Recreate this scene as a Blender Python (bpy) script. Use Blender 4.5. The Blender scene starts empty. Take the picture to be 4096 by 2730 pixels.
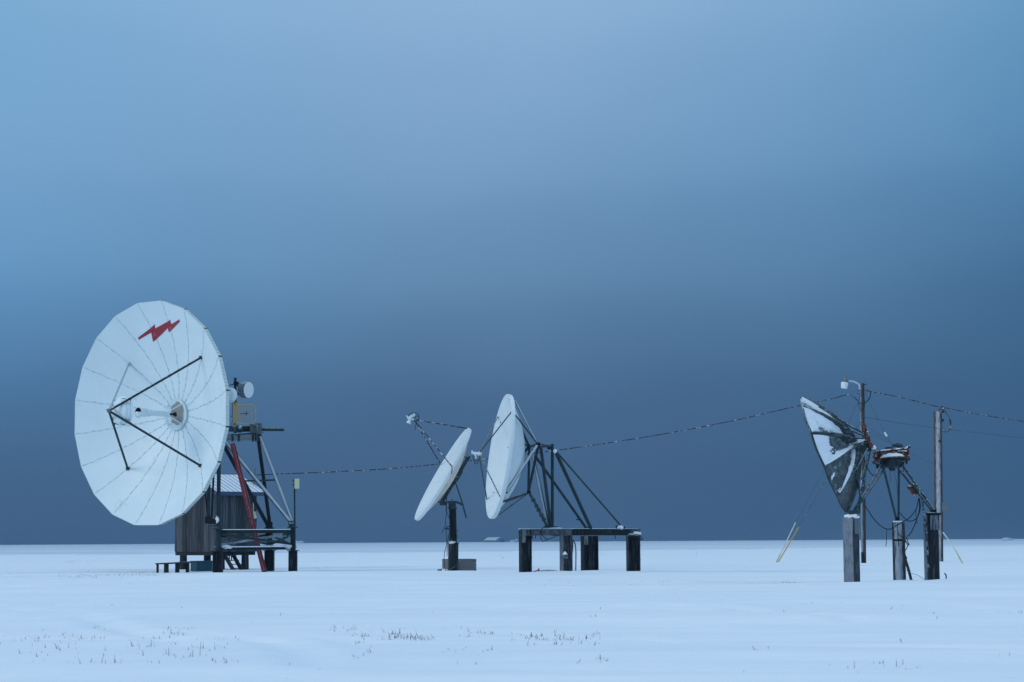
import bpy, math, random
import numpy as np
from mathutils import Vector, Matrix, noise
random.seed(7)
sc = bpy.context.scene
col = sc.collection
R = math.radians

# ------------------------------------------------------------------ camera
F = 8129.0; PITCH = R(5.64); ROLL = R(-.34); CZ = 1.2
_r = Vector((1, 0, 0)); _u = Vector((0, -math.sin(PITCH), math.cos(PITCH))); CF = Vector((0, math.cos(PITCH), math.sin(PITCH)))
CR = _r*math.cos(ROLL) + _u*math.sin(ROLL); CU = _u*math.cos(ROLL) - _r*math.sin(ROLL)
cam = bpy.data.objects.new('camera', bpy.data.cameras.new('camera')); col.objects.link(cam)
m = Matrix((CR, CU, -CF)).transposed().to_4x4(); m.translation = Vector((0, 0, CZ)); cam.matrix_world = m
cam.data.sensor_width = 36; cam.data.lens = 36*F/4096
cam.data.clip_start = .5; cam.data.clip_end = 20000
cam.data.dof.use_dof = True; cam.data.dof.focus_distance = 78; cam.data.dof.aperture_fstop = 4.5
sc.camera = cam

# ------------------------------------------------------------------ world
SUN_EL, SUN_AZ = R(26), R(248)          # azimuth measured clockwise from +Y
w = bpy.data.worlds.new('World'); sc.world = w; w.use_nodes = True
nt = w.node_tree; nt.nodes.clear()
N = nt.nodes.new; L = nt.links.new
out = N('ShaderNodeOutputWorld'); bg = N('ShaderNodeBackground'); L(bg.outputs[0], out.inputs[0])
sky = N('ShaderNodeTexSky'); sky.sky_type = 'NISHITA'; sky.sun_disc = False
sky.sun_elevation = SUN_EL; sky.sun_rotation = SUN_AZ
sk = N('ShaderNodeVectorMath'); sk.operation = 'SCALE'; sk.inputs[3].default_value = .06; L(sky.outputs[0], sk.inputs[0])
tc = N('ShaderNodeTexCoord'); sep = N('ShaderNodeSeparateXYZ'); L(tc.outputs['Generated'], sep.inputs[0])
def math_n(op, a, b=None, c=None, clamp=False):
    n = N('ShaderNodeMath'); n.operation = op; n.use_clamp = clamp
    for i, x in enumerate((a, b, c)):
        if x is None: continue
        if hasattr(x, 'is_output'): L(x, n.inputs[i])
        else: n.inputs[i].default_value = x
    return n.outputs[0]
def ramp_n(fac, stops, interp='B_SPLINE'):
    n = N('ShaderNodeValToRGB'); n.color_ramp.interpolation = interp
    e = n.color_ramp.elements
    while len(e) > 1: e.remove(e[0])
    e[0].position = stops[0][0]; e[0].color = (*stops[0][1], 1)
    for p, c in stops[1:]:
        x = e.new(p); x.color = (*c, 1)
    L(fac, n.inputs[0]); return n.outputs[0]
def mix_n(fac, a, b, typ='MIX'):
    n = N('ShaderNodeMix'); n.data_type = 'RGBA'; n.blend_type = typ
    for i, x in ((0, fac), (6, a), (7, b)):
        if hasattr(x, 'is_output'): L(x, n.inputs[i])
        elif i: n.inputs[i].default_value = (*x, 1)
        else: n.inputs[i].default_value = x
    return n.outputs[2]
# slow cloud noise bends the elevation bands a little
mp = N('ShaderNodeMapping'); L(tc.outputs['Generated'], mp.inputs[0]); mp.inputs[3].default_value = (3.2, 1, 5)
cn = N('ShaderNodeTexNoise'); cn.inputs['Scale'].default_value = 1.6; cn.inputs['Detail'].default_value = 3; cn.inputs['Roughness'].default_value = .45
L(mp.outputs[0], cn.inputs[0])
zz = math_n('ADD', sep.outputs[2], math_n('MULTIPLY', math_n('SUBTRACT', cn.outputs[0], .5), .045))
def s2l(*c): return tuple(((x/255+.055)/1.055)**2.4 if x > 10 else x/255/12.92 for x in c)
ZS = (0, .045, .087, .131, .18, .254, .36)
def band(*c): return ramp_n(zz, [(z, s2l(*x)) for z, x in zip(ZS, c)]+[(.55, s2l(174, 206, 240)), (1, s2l(190, 221, 251))], 'CARDINAL')
left_ = band((64,99,136), (68,106,146), (80,125,168), (100,150,194), (117,164,206), (126,174,214), (150,192,229))
mid_ = band((64,98,135), (66,100,138), (75,111,150), (95,134,173), (116,156,196), (141,178,217), (158,194,229))
right_ = band((52,90,129), (53,92,132), (58,98,138), (70,114,155), (86,136,178), (108,158,198), (146,187,225))
xf = math_n('MULTIPLY_ADD', sep.outputs[0], 1/.50, .5, clamp=True)
def tri(c, w_): return math_n('SUBTRACT', 1, math_n('MULTIPLY', math_n('ABSOLUTE', math_n('SUBTRACT', xf, c)), 1/w_), clamp=True)
wl_ = math_n('SMOOTH_MIN', math_n('MULTIPLY_ADD', xf, -2.6, 1.05, clamp=True), 1, .1); wr_ = math_n('POWER', math_n('MULTIPLY_ADD', xf, 2, -1., clamp=True), 1.3)
front = mix_n(wr_, mix_n(wl_, mid_, left_), right_)
back = ramp_n(sep.outputs[2], [(0, s2l(144,180,216)), (.3, s2l(166,200,233)), (1, s2l(190,221,251))])
fb = math_n('MULTIPLY_ADD', sep.outputs[1], 1.1, .35, clamp=True)
cloud = mix_n(fb, back, front)
fin = mix_n(.97, sk.outputs[0], cloud)
L(fin, bg.inputs[0]); bg.inputs[1].default_value = 1.0
# overcast sun
sl = bpy.data.lights.new('sun', 'SUN'); sl.energy = .95; sl.angle = R(25); sl.color = (1, .95, .88)
so = bpy.data.objects.new('sun', sl); col.objects.link(so)
sd = Vector((math.sin(SUN_AZ)*math.cos(SUN_EL), math.cos(SUN_AZ)*math.cos(SUN_EL), math.sin(SUN_EL)))
so.rotation_euler = sd.to_track_quat('Z', 'Y').to_euler(); so.location = (0, 0, 60)
vs = sc.view_settings; vs.view_transform = 'Standard'; vs.look = 'None'; vs.exposure = 0; vs.gamma = 1

# ------------------------------------------------------------------ helpers
Z = Vector((0, 0, 1))
def V(*a): return Vector(a)
def P(u, v, Y):
    """world point at distance Y whose bearing is that of photo pixel (u, v)"""
    d = CF*F + CR*(u-2048) - CU*(v-1365)
    return V(0, 0, CZ) + d*(Y/d.y)
def crop(ox, oy, s): return lambda x, y, Y: P(ox+x/s, oy+y/s, Y)
LOC = {}
def frame(d, up=Z):
    d = d.normalized()
    if abs(d.dot(up)) > .98: up = V(0, 1, 0) if abs(d.y) < .9 else V(1, 0, 0)
    s = d.cross(up).normalized(); return d, s, s.cross(d).normalized()
class MB:
    def __init__(s): s.v = []; s.f = []; s.m = []; s.seg = []
    def add(s, vs, fs, mi=0):
        b = len(s.v); s.seg.append((b, len(s.f))); s.v += [Vector(x) for x in vs]; s.f += [tuple(b+i for i in f) for f in fs]; s.m += [mi]*len(fs); return s
    def obox(s, c, ax, ay, az, mi=0):     # centre and three half-axis vectors
        vs = [c + ax*i + ay*j + az*k for i in (-1, 1) for j in (-1, 1) for k in (-1, 1)]
        fs = [(0,1,3,2), (4,6,7,5), (0,4,5,1), (2,3,7,6), (0,2,6,4), (1,5,7,3)]
        if ax.cross(ay).dot(az) < 0: fs = [f[::-1] for f in fs]
        return s.add(vs, fs, mi)
    def box(s, c, sx, sy, sz, rz=0, mi=0):
        a = V(math.cos(rz), math.sin(rz), 0); b = V(-a.y, a.x, 0)
        return s.obox(Vector(c), a*sx/2, b*sy/2, Z*sz/2, mi)
    def bar(s, p0, p1, wd, ht, up=Z, mi=0):
        d, a, b = frame(p1-p0, up); return s.obox((p0+p1)/2, (p1-p0)/2, a*wd/2, b*ht/2, mi)
    def hbeam(s, p0, p1, wd, ht, up=Z, t=.02, mi=0):   # flanges normal to up
        d, a, b = frame(p1-p0, up)
        for k in (-1, 1): s.obox((p0+p1)/2 + b*k*(ht/2-t/2), (p1-p0)/2, a*wd/2, b*t/2, mi)
        return s.obox((p0+p1)/2, (p1-p0)/2, a*t/2, b*(ht/2-t), mi)
    def tube(s, p0, p1, r0, r1=None, n=10, mi=0, caps=True):
        r1 = r0 if r1 is None else r1
        d, a, b = frame(p1-p0); vs = []
        for p, r in ((p0, r0), (p1, r1)):
            for i in range(n):
                t = 2*math.pi*i/n; vs.append(p + (a*math.cos(t)+b*math.sin(t))*r)
        fs = [(i, (i+1) % n, n+(i+1) % n, n+i) for i in range(n)]
        if caps: fs += [tuple(range(n))[::-1], tuple(range(n, 2*n))]
        return s.add(vs, fs, mi)
    def path(s, pts, r, n=6, mi=0):
        vs = []; fs = []
        for k, p in enumerate(pts):
            q0 = pts[max(k-1, 0)]; q1 = pts[min(k+1, len(pts)-1)]
            d, a, b = frame(q1-q0, V(0, 1, 0))
            rr = r(k/(len(pts)-1)) if callable(r) else r
            vs += [p + (a*math.cos(2*math.pi*i/n)+b*math.sin(2*math.pi*i/n))*rr for i in range(n)]
        for k in range(len(pts)-1):
            fs += [(k*n+i, k*n+(i+1) % n, (k+1)*n+(i+1) % n, (k+1)*n+i) for i in range(n)]
        fs += [tuple(range(n))[::-1], tuple(range(len(vs)-n, len(vs)))]
        return s.add(vs, fs, mi)
    def lathe(s, o, ax, prof, n=48, mi=0, ph=0):        # prof: (radius, distance along axis)
        d, a, b = frame(ax); vs = []; fs = []
        for r, t in prof:
            r = max(r, .0005)
            vs += [o + d*t + (a*math.cos(ph+2*math.pi*i/n)+b*math.sin(ph+2*math.pi*i/n))*r for i in range(n)]
        for k in range(len(prof)-1):
            fs += [(k*n+i, k*n+(i+1) % n, (k+1)*n+(i+1) % n, (k+1)*n+i) for i in range(n)]
        return s.add(vs, fs, mi)
    def ball(s, c, rx, ry=None, rz=None, n=12, mi=0, rough=0):
        ry = ry or rx; rz = rz or rx; vs = []; fs = []
        for j in range(n+1):
            for i in range(n*2):
                t = math.pi*j/n; p = math.pi*i/n
                q = V(math.sin(t)*math.cos(p), math.sin(t)*math.sin(p), math.cos(t))
                k = 1 + rough*noise.noise(q*2.3+Vector(c)) if rough else 1
                vs.append(Vector(c)+V(q.x*rx, q.y*ry, q.z*rz)*k)
        for j in range(n):
            for i in range(n*2): fs.append((j*2*n+i, (j+1)*2*n+i, (j+1)*2*n+(i+1) % (2*n), j*2*n+(i+1) % (2*n)))
        return s.add(vs, fs, mi)
    def loft(s, ringa, ringb, mi=0):
        n = len(ringa); return s.add(list(ringa)+list(ringb), [(i, (i+1) % n, n+(i+1) % n, n+i) for i in range(n)]+[tuple(range(n))[::-1], tuple(range(n, 2*n))], mi)
    def mesh(s, name, mats, org):
        me = bpy.data.meshes.new(name); me.from_pydata([tuple(x-org) for x in s.v], [], s.f)
        for q in (mats if isinstance(mats, (list, tuple)) else [mats]): me.materials.append(q)
        me.polygons.foreach_set('material_index', s.m)
        me.polygons.foreach_set('use_smooth', [True]*len(s.f)); me.update()
        me.set_sharp_from_angle(angle=R(35)); return me
def thing(name, label, cat, loc, group=None):
    o = bpy.data.objects.new(name, None); col.objects.link(o); o.empty_display_size = .2
    o.location = loc; LOC[o] = Vector(loc); o['label'] = label; o['category'] = cat
    if group: o['group'] = group
    return o
def pieces(mb):
    out = []; sg = mb.seg+[(len(mb.v), len(mb.f))]
    for (v0, f0), (v1, f1) in zip(sg, sg[1:]):
        q = MB(); q.add(mb.v[v0:v1], [tuple(i-v0 for i in f) for f in mb.f[f0:f1]]); q.m = mb.m[f0:f1]; out.append(q)
    return out
def parts(mb, name, mats, parent): return [part(q, name, mats, parent) for q in pieces(mb)]     # every piece a part of its own
def part(mb, name, mats, parent, label=None):
    org = LOC[parent]; o = bpy.data.objects.new(name, mb.mesh(name, mats, org)); col.objects.link(o)
    o.parent = parent; LOC[o] = org
    if label: o['label'] = label
    return o
def single(mb, name, mats, label, cat, loc=None, group=None):
    loc = Vector(loc) if loc is not None else Vector(mb.v[0])
    o = bpy.data.objects.new(name, mb.mesh(name, mats, loc)); col.objects.link(o); o.location = loc; LOC[o] = loc
    if cat: o['label'] = label; o['category'] = cat
    if group: o['group'] = group
    return o
def smooth(pts, k=6):
    o = []; n = len(pts)
    for i in range(n-1):
        a, b, c, d = pts[max(i-1, 0)], pts[i], pts[i+1], pts[min(i+2, n-1)]
        for j in range(k):
            t = j/k; o.append(.5*((2*b)+(c-a)*t+(2*a-5*b+4*c-d)*t*t+(3*b-a-3*c+d)*t**3))
    return o+[pts[-1]]

# ------------------------------------------------------------------ materials
def M(name, c, rough=.6, metal=0, var=.25, vs=3., stretch=(1, 1, 1), c2=None, c2amt=.5, c2scale=2., frost=0., fdir=(0, -.35, .94), fcol=(.50, .57, .63), fscale=14., famp=2.2, island=0., bump=0., spec=None):
    """c varied by noise, optional second colour in patches, rime/snow on the faces turned to fdir (frost 0..1 = how much is covered)"""
    global N, L
    ma = bpy.data.materials.new(name); ma.use_nodes = True; t = ma.node_tree; b = t.nodes['Principled BSDF']
    N = t.nodes.new; L = t.links.new
    tc = N('ShaderNodeTexCoord'); mp = N('ShaderNodeMapping'); mp.inputs[3].default_value = stretch; L(tc.outputs['Object'], mp.inputs[0])
    def nz(scale, detail=4, r=.6, off=0):
        n = N('ShaderNodeTexNoise'); n.inputs['Scale'].default_value = scale; n.inputs['Detail'].default_value = detail; n.inputs['Roughness'].default_value = r
        if off:
            ad = N('ShaderNodeVectorMath'); ad.inputs[1].default_value = (off, off*2, off*.7); L(mp.outputs[0], ad.inputs[0]); L(ad.outputs[0], n.inputs[0])
        else: L(mp.outputs[0], n.inputs[0])
        return n.outputs[0]
    n1 = nz(vs)
    f = math_n('MULTIPLY_ADD', n1, 2.4, -.7, clamp=True)
    cc = mix_n(f, tuple(x*(1-var) for x in c), tuple(min(x*(1+var), .95) for x in c))
    if island:
        gi = N('ShaderNodeNewGeometry'); k = math_n('MULTIPLY_ADD', gi.outputs['Random Per Island'], 2*island, 1-island)
        sc_ = N('ShaderNodeVectorMath'); sc_.operation = 'SCALE'; L(cc, sc_.inputs[0]); L(k, sc_.inputs[3]); cc = sc_.outputs[0]
    if c2:
        g = math_n('MULTIPLY_ADD', nz(c2scale, 5, .65, 9), 7, -3.5+(c2amt-.5)*3, clamp=True)
        cc = mix_n(g, cc, c2)
    if frost:
        gm = N('ShaderNodeNewGeometry'); d = N('ShaderNodeVectorMath'); d.operation = 'DOT_PRODUCT'
        fd = Vector(fdir).normalized(); d.inputs[1].default_value = tuple(fd); L(gm.outputs['Normal'], d.inputs[0])
        k = math_n('ADD', d.outputs['Value'], math_n('MULTIPLY', math_n('SUBTRACT', nz(fscale, 5, .7, 4), .5), famp))
        fr = math_n('MULTIPLY_ADD', math_n('SUBTRACT', k, 1.35-1.1*frost), 4, .5, clamp=True)
        cc = mix_n(fr, cc, fcol)
    L(cc, b.inputs['Base Color']); b.inputs['Roughness'].default_value = rough; b.inputs['Metallic'].default_value = metal
    b.inputs['Specular IOR Level'].default_value = spec if spec is not None else (.22 if max(c) < .12 else .5)
    if bump:
        bn = N('ShaderNodeBump'); bn.inputs['Strength'].default_value = .6; bn.inputs['Distance'].default_value = bump
        L(nz(vs*4), bn.inputs['Height']); L(bn.outputs[0], b.inputs['Normal'])
    return ma
SNOWC = (.84, .89, .94)
m_snowcap = M('snow_cap', SNOWC, .85, var=.03, bump=.02, vs=6)
m_white = M('white_dish_paint', (.65, .77, .81), .45, var=.04, vs=.8, c2=(.52, .62, .65), c2amt=.22, c2scale=1.1, frost=.25, fscale=6, fcol=(.78, .85, .90))
m_white2 = M('white_fibreglass', (.60, .69, .72), .5, var=.04, vs=1.5, c2=(.47, .50, .48), c2amt=.26, c2scale=1.6, frost=.35, fscale=9, fcol=(.78, .85, .90))
m_tan = M('stained_fibreglass', (.62, .55, .43), .6, var=.08, vs=3, c2=(.36, .27, .16), c2amt=.36, c2scale=2.5)
m_seam = M('panel_seam', (.40, .53, .56), .7, var=.3, vs=4)
m_rim = M('dish_rim_edge', (.60, .68, .66), .5, var=.08, vs=3)
m_steel = M('dark_green_steel', (.013, .032, .040), .5, var=.35, vs=4, frost=.33, fscale=14)
m_steelf = M('frosted_steel', (.018, .045, .055), .5, var=.3, vs=4, frost=.48, fdir=(-.15, -.75, .65), fscale=7)
m_tubef = M('rime_coated_tube', (.022, .05, .06), .5, var=.3, vs=4, frost=.42, fdir=(.1, -.5, .85), fscale=22, fcol=(.42, .49, .55))
m_strutw = M('whitened_strut', (.40, .50, .55), .5, var=.15, vs=6)
m_stripe = M('snow_striped_tube', (.020, .048, .060), .5, var=.3, vs=4, frost=.66, fdir=(-.12, -.80, .55), fscale=3, famp=.5, fcol=(.46, .54, .60))
m_beamf = M('frosted_beam', (.03, .042, .052), .6, var=.4, vs=5, c2=(.10, .12, .14), c2amt=.5, c2scale=6, frost=.45, fdir=(-.1, -.9, .4), fscale=11, famp=1.2, fcol=(.14, .17, .20))
m_black = M('black_steel', (.003, .006, .009), .55, var=.3, vs=4, frost=.08, fscale=12)
m_pile = M('rusty_dark_pile', (.010, .015, .019), .75, var=.5, vs=3, stretch=(5, 5, .5), c2=(.085, .10, .12), c2amt=.42, c2scale=3, frost=.18, fscale=14, bump=.01)
m_pilef = M('rime_crusted_pile', (.025, .033, .042), .8, var=.5, vs=4, stretch=(6, 6, .6), c2=(.10, .12, .145), c2amt=.5, c2scale=4, frost=.50, fdir=(-.62, -.76, .15), fcol=(.17, .205, .25), fscale=7, bump=.01)
m_wood = M('weathered_timber', (.050, .058, .068), .85, var=.6, vs=3, stretch=(9, 9, .30), c2=(.15, .16, .18), c2amt=.28, c2scale=2.0, island=.6, bump=.015)
m_wooddk = M('dark_timber', (.018, .023, .028), .85, var=.5, vs=4, stretch=(6, 6, .5), c2=(.07, .08, .09), c2amt=.35, frost=.25, bump=.01)
m_pole = M('pole_timber', (.055, .055, .058), .85, var=.5, vs=3, stretch=(9, 9, .35), c2=(.018, .018, .02), c2amt=.5, c2scale=2, frost=.40, fdir=(-.9, -.4, .05), fcol=(.27, .32, .38), fscale=5, bump=.015)
m_patch = M('thin_crusted_snow', (.78, .84, .90), .85, var=.06, vs=4, c2=(.20, .25, .28), c2amt=.22, c2scale=6, bump=.03)
m_lid = M('dull_grey_lid', (.22, .29, .34), .7, var=.1, vs=6, frost=.1)
m_post = M('frosted_round_post', (.02, .027, .034), .8, var=.5, vs=4, stretch=(6, 6, .5), c2=(.008, .01, .014), c2amt=.4, c2scale=3, frost=.50, fdir=(-.10, -1, 0), fcol=(.30, .37, .44), fscale=5, famp=1.4, bump=.01)
m_pole2 = M('brown_pole_timber', (.085, .055, .043), .85, var=.6, vs=3, stretch=(6, 6, .5), c2=(.022, .016, .016), c2amt=.5, c2scale=3, frost=.405, fdir=(-.22, -1, .05), fcol=(.38, .45, .52), fscale=5, famp=1.0, bump=.015)
m_grey = M('grey_enamel', (.10, .14, .16), .55, var=.15, vs=4, frost=.3)
m_radome = M('radome_white', (.66, .72, .74), .5, var=.05, vs=12)
m_navy = M('navy_fascia', (.02, .055, .12), .5, var=.15, vs=4, frost=.1)
m_roof = M('snowy_metal_roof', (.30, .36, .42), .6, var=.2, vs=3, frost=.85, fscale=4, fcol=(.74, .80, .86))
m_teal = M('teal_paint', (.016, .065, .10), .5, var=.25, vs=4, frost=.15)
m_red = M('red_ladder_paint', (.27, .022, .028), .5, var=.2, vs=6, c2=(.09, .015, .02), c2amt=.40, c2scale=5, frost=.42, fdir=(.8, -.5, .5), fscale=16)
m_emblem = M('red_emblem_paint', (.30, .012, .028), .55, var=.12, vs=4)
m_yellow = M('yellow_paint', (.55, .36, .09), .5, var=.15, vs=8)
m_cream = M('cream_plastic', (.62, .62, .42), .5, var=.06, vs=9)
m_rust = M('rusted_steel', (.13, .034, .016), .85, var=.6, vs=9, c2=(.018, .013, .014), c2amt=.55, c2scale=6, frost=.45, fdir=(-.1, -.55, .8), fscale=9, famp=3.0, bump=.01, fcol=(.80, .86, .92))
m_patina = M('weathered_aluminium', (.055, .082, .092), .5, var=.55, vs=6, c2=(.17, .21, .23), c2amt=.48, c2scale=5, frost=.38, fdir=(.25, -.15, .95), fscale=9, famp=3.0, fcol=(.50, .57, .63))
m_patinarust = M('corroded_aluminium', (.08, .11, .12), .7, var=.5, vs=8, c2=(.26, .20, .17), c2amt=.42, c2scale=13, frost=.25, fdir=(.2, -.9, .1), fscale=22)
m_cable = M('rime_on_cable', (.012, .018, .025), .7, var=.2, vs=4, c2=(.55, .62, .70), c2amt=.46, c2scale=6.5)
m_cabledk = M('black_cable', (.014, .02, .026), .6, var=.2, vs=4, c2=(.35, .42, .48), c2amt=.2, c2scale=9)
m_wire = M('thin_guy_wire', (.05, .07, .085), .6, var=.2, vs=4, c2=(.5, .58, .65), c2amt=.3, c2scale=3)
m_hub = M('bleached_hub_plate', (.52, .66, .70), .5, var=.06, vs=3)
m_hubdirt = M('bare_hub_patch', (.27, .27, .26), .8, var=.12, vs=3)
m_boards = M('grey_crate_boards', (.11, .125, .145), .85, var=.4, vs=5, stretch=(.7, .7, 6), c2=(.06, .065, .075), c2amt=.35, frost=.25)
m_char = M('charred_timber', (.012, .013, .016), .9, var=.4, vs=6, stretch=(8, 8, .5), c2=(.08, .07, .07), c2amt=.2)

# ------------------------------------------------------------------ ground
def bump1(x, y, cx, cy, sx, sy): return math.exp(-((x-cx)/sx)**2-((y-cy)/sy)**2)
def sstep(a, b, x):
    t = min(max((x-a)/(b-a), 0), 1); return t*t*(3-2*t)
def flat_pt(u, v):
    d = CF*F + CR*(u-2048) - CU*(v-1365); q = d*(CZ/-d.z); return q.x, q.y
TRACKS = [[flat_pt(u*1.7408, (v+1195)*1.7408) for u, v in t_] for t_ in (
    ((0,205),(90,212),(180,226),(280,252),(350,272),(420,300)), ((390,262),(480,268),(560,276),(640,296),(690,318),(720,345)), ((20,212),(170,236),(330,268)),
    ((560,272),(650,270),(740,272),(800,282),(830,296)), ((1150,262),(1400,275),(1650,300),(2353,312)), ((1480,200),(1700,212),(1830,226),(1960,242)))]
FEET = [((p_.x, p_.y), r_) for p_, r_ in ((P(874, 2292, 87), .5), (P(1172, 2280, 89), .5), (P(1078, 2283, 92.5), .5), (P(1812, 2290, 84), .5), (P(2102, 2300, 74), .5), (P(2265, 2300, 74.2), .5), (P(2359, 2300, 75), .6), (P(2534, 2290, 78.8), .6),
        (P(3413, 2330, 57.2), .5), (P(3596, 2323, 60.2), .5), (P(3728, 2320, 58.6), .5), (P(3455, 2250, 104), .4), (P(3756, 2240, 112), .5))]
def seg_d(x, y, a, b):
    dx, dy = b[0]-a[0], b[1]-a[1]; t = max(0, min(1, ((x-a[0])*dx+(y-a[1])*dy)/(dx*dx+dy*dy))); return math.hypot(x-a[0]-t*dx, y-a[1]-t*dy)
def H(x, y):
    h = 0.
    if 13 < y < 48 and abs(x) < 14:
        for tr in TRACKS:
            d = min(seg_d(x, y, a, b) for a, b in zip(tr, tr[1:]))
            if d < 1.2: h += -.028*math.exp(-(d/.22)**2)+.014*math.exp(-((d-.42)/.16)**2)
    if 50 < y < 116 and abs(x) < 22:
        for (fx, fy), r_ in FEET:
            d2 = ((x-fx)**2+(y-fy)**2)/(r_*r_)
            if d2 < 12: h += -.07*math.exp(-d2)+.045*math.exp(-((x-fx-.5)**2/2.2+(y-fy+1.5)**2/.9))
    if y < 600:
        k = .055*noise.noise(V(x*.10+3, y*.22, 1)) + .03*noise.noise(V(x*.28, y*.5+7, 4)) + .010*noise.noise(V(x*.9, y*2.2, 9))
        k += .06*noise.noise(V(x*.035, y*.05, 2))
        h += k*(1-sstep(300, 600, y))*(.55+.45*sstep(15, 30, y))
        h -= .13*bump1(x, y, -14, 93, 8, 11)                     # wind scour round the hut
        h += .06*bump1(x, y, -11, 74, 12, 5)                      # drift in front of it
        h += .055*bump1(x, y, 11, 53, 7, 3.2)                     # crest in front of the right posts
        # wind-packed sastrugi: sharp lee edges
        s = noise.noise(V(x*.12-y*.05, y*.45+x*.06, 6.5)); h += .045*sstep(-.02, .05, s)*(1-sstep(60, 120, y))
        s = noise.noise(V(x*.20+y*.03, y*.9+x*.1, 16.5)); h += .020*sstep(-.01, .03, s)*(1-sstep(35, 60, y))
    h += .9*sstep(500, 1300, y)
    return h
xs = np.concatenate([-np.geomspace(6000, 26, 60), np.linspace(-25.5, 25.5, 307), np.geomspace(26, 6000, 60)])
ys = np.concatenate([-np.geomspace(400, 2, 16), np.linspace(0, 12, 12), np.linspace(12.3, 40, 130), np.linspace(40.4, 115, 210), np.geomspace(116, 9000, 90)])
gv = [(x, y, H(x, y)) for y in ys for x in xs]; nx = len(xs)
gf = [(j*nx+i, j*nx+i+1, (j+1)*nx+i+1, (j+1)*nx+i) for j in range(len(ys)-1) for i in range(nx-1)]
gm_ = bpy.data.meshes.new('snow_field'); gm_.from_pydata(gv, [], gf); gm_.polygons.foreach_set('use_smooth', [True]*len(gf))
g = bpy.data.objects.new('snow_field', gm_); col.objects.link(g); g['kind'] = 'structure'
def ground_mat():
    global N, L
    ma = bpy.data.materials.new('snow'); ma.use_nodes = True; t = ma.node_tree; b = t.nodes['Principled BSDF']; N = t.nodes.new; L = t.links.new
    tc = N('ShaderNodeTexCoord'); mp = N('ShaderNodeMapping'); mp.inputs[3].default_value = (1, 2.2, 1); L(tc.outputs['Object'], mp.inputs[0])
    def nz(s, d=4, r=.55):
        n = N('ShaderNodeTexNoise'); n.inputs['Scale'].default_value = s; n.inputs['Detail'].default_value = d; n.inputs['Roughness'].default_value = r; L(mp.outputs[0], n.inputs[0]); return n.outputs[0]
    c = mix_n(math_n('MULTIPLY_ADD', nz(.12), 2.6, -.8, clamp=True), (.76, .84, .90), (.86, .90, .94))
    # thin stubbly snow over tundra, streaked; darkened further round the hut as painted shading
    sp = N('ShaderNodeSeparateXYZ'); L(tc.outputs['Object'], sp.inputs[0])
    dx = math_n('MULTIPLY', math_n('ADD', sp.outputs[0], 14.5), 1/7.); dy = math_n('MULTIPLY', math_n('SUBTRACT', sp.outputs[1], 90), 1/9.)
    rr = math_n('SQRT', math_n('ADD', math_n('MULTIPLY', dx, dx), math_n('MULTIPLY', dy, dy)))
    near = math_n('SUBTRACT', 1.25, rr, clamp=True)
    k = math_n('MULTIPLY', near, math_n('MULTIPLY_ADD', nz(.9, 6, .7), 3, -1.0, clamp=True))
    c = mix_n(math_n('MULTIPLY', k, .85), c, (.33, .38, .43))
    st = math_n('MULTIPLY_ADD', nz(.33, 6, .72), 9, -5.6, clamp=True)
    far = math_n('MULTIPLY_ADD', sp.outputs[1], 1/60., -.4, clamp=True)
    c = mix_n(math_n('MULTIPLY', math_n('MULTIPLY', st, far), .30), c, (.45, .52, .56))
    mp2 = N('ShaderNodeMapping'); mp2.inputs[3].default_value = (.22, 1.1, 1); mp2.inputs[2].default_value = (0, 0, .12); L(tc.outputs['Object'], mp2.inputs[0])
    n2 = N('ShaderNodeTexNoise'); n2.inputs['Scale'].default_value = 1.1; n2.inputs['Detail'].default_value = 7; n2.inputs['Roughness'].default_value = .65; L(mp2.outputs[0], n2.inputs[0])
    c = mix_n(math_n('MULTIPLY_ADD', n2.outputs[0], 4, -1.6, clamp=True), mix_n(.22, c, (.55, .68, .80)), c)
    L(c, b.inputs['Base Color']); b.inputs['Roughness'].default_value = .8; b.inputs['Specular IOR Level'].default_value = .25
    bn = N('ShaderNodeBump'); bn.inputs['Strength'].default_value = .5; bn.inputs['Distance'].default_value = .05; L(n2.outputs[0], bn.inputs['Height']); L(bn.outputs[0], b.inputs['Normal'])
    return ma
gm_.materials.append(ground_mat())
# frozen sea beyond the shore
ice_x = np.concatenate([np.linspace(-3000, -160, 60), np.linspace(-155, 155, 400), np.linspace(160, 3000, 60)]); ie = []
for x in ice_x:
    base = 236 + .25*max(x+20, 0)**1.35*.9 + 14*noise.noise(V(x*.03, 0, 3)) + 12*noise.noise(V(x*.15, 2, 3)) + 8*noise.noise(V(x*.6, 2, 3))
    ie.append((x*1.0, base))
yy = np.concatenate([[0, .01, .03], np.linspace(.06, 1, 40)])
iv = []; ifc = []
for t_ in yy:
    for x, b_ in ie:
        y = b_+(8800-b_)*t_**2.2; iv.append((x*(1+t_*.9), y, H(x, y)+(-.12 if t_ == 0 else -.09 if t_ < .02 else -.03 if t_ < .05 else .06)))
n_ = len(ie)
for j in range(len(yy)-1):
    for i in range(n_-1): ifc.append((j*n_+i, j*n_+i+1, (j+1)*n_+i+1, (j+1)*n_+i))
im = bpy.data.meshes.new('frozen_sea'); im.from_pydata(iv, [], ifc)
io = bpy.data.objects.new('frozen_sea', im); col.objects.link(io); io['kind'] = 'structure'
im.materials.append(M('sea_ice', (.60, .70, .79), .7, var=.12, vs=.02, stretch=(.3, 1, 1)))

def gz(x, y): return H(x, y)
def on(u, v, Y):       # foot on the ground below bearing (u), sunk a little
    p = P(u, v, Y); return V(p.x, p.y, H(p.x, p.y)-.12)

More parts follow.
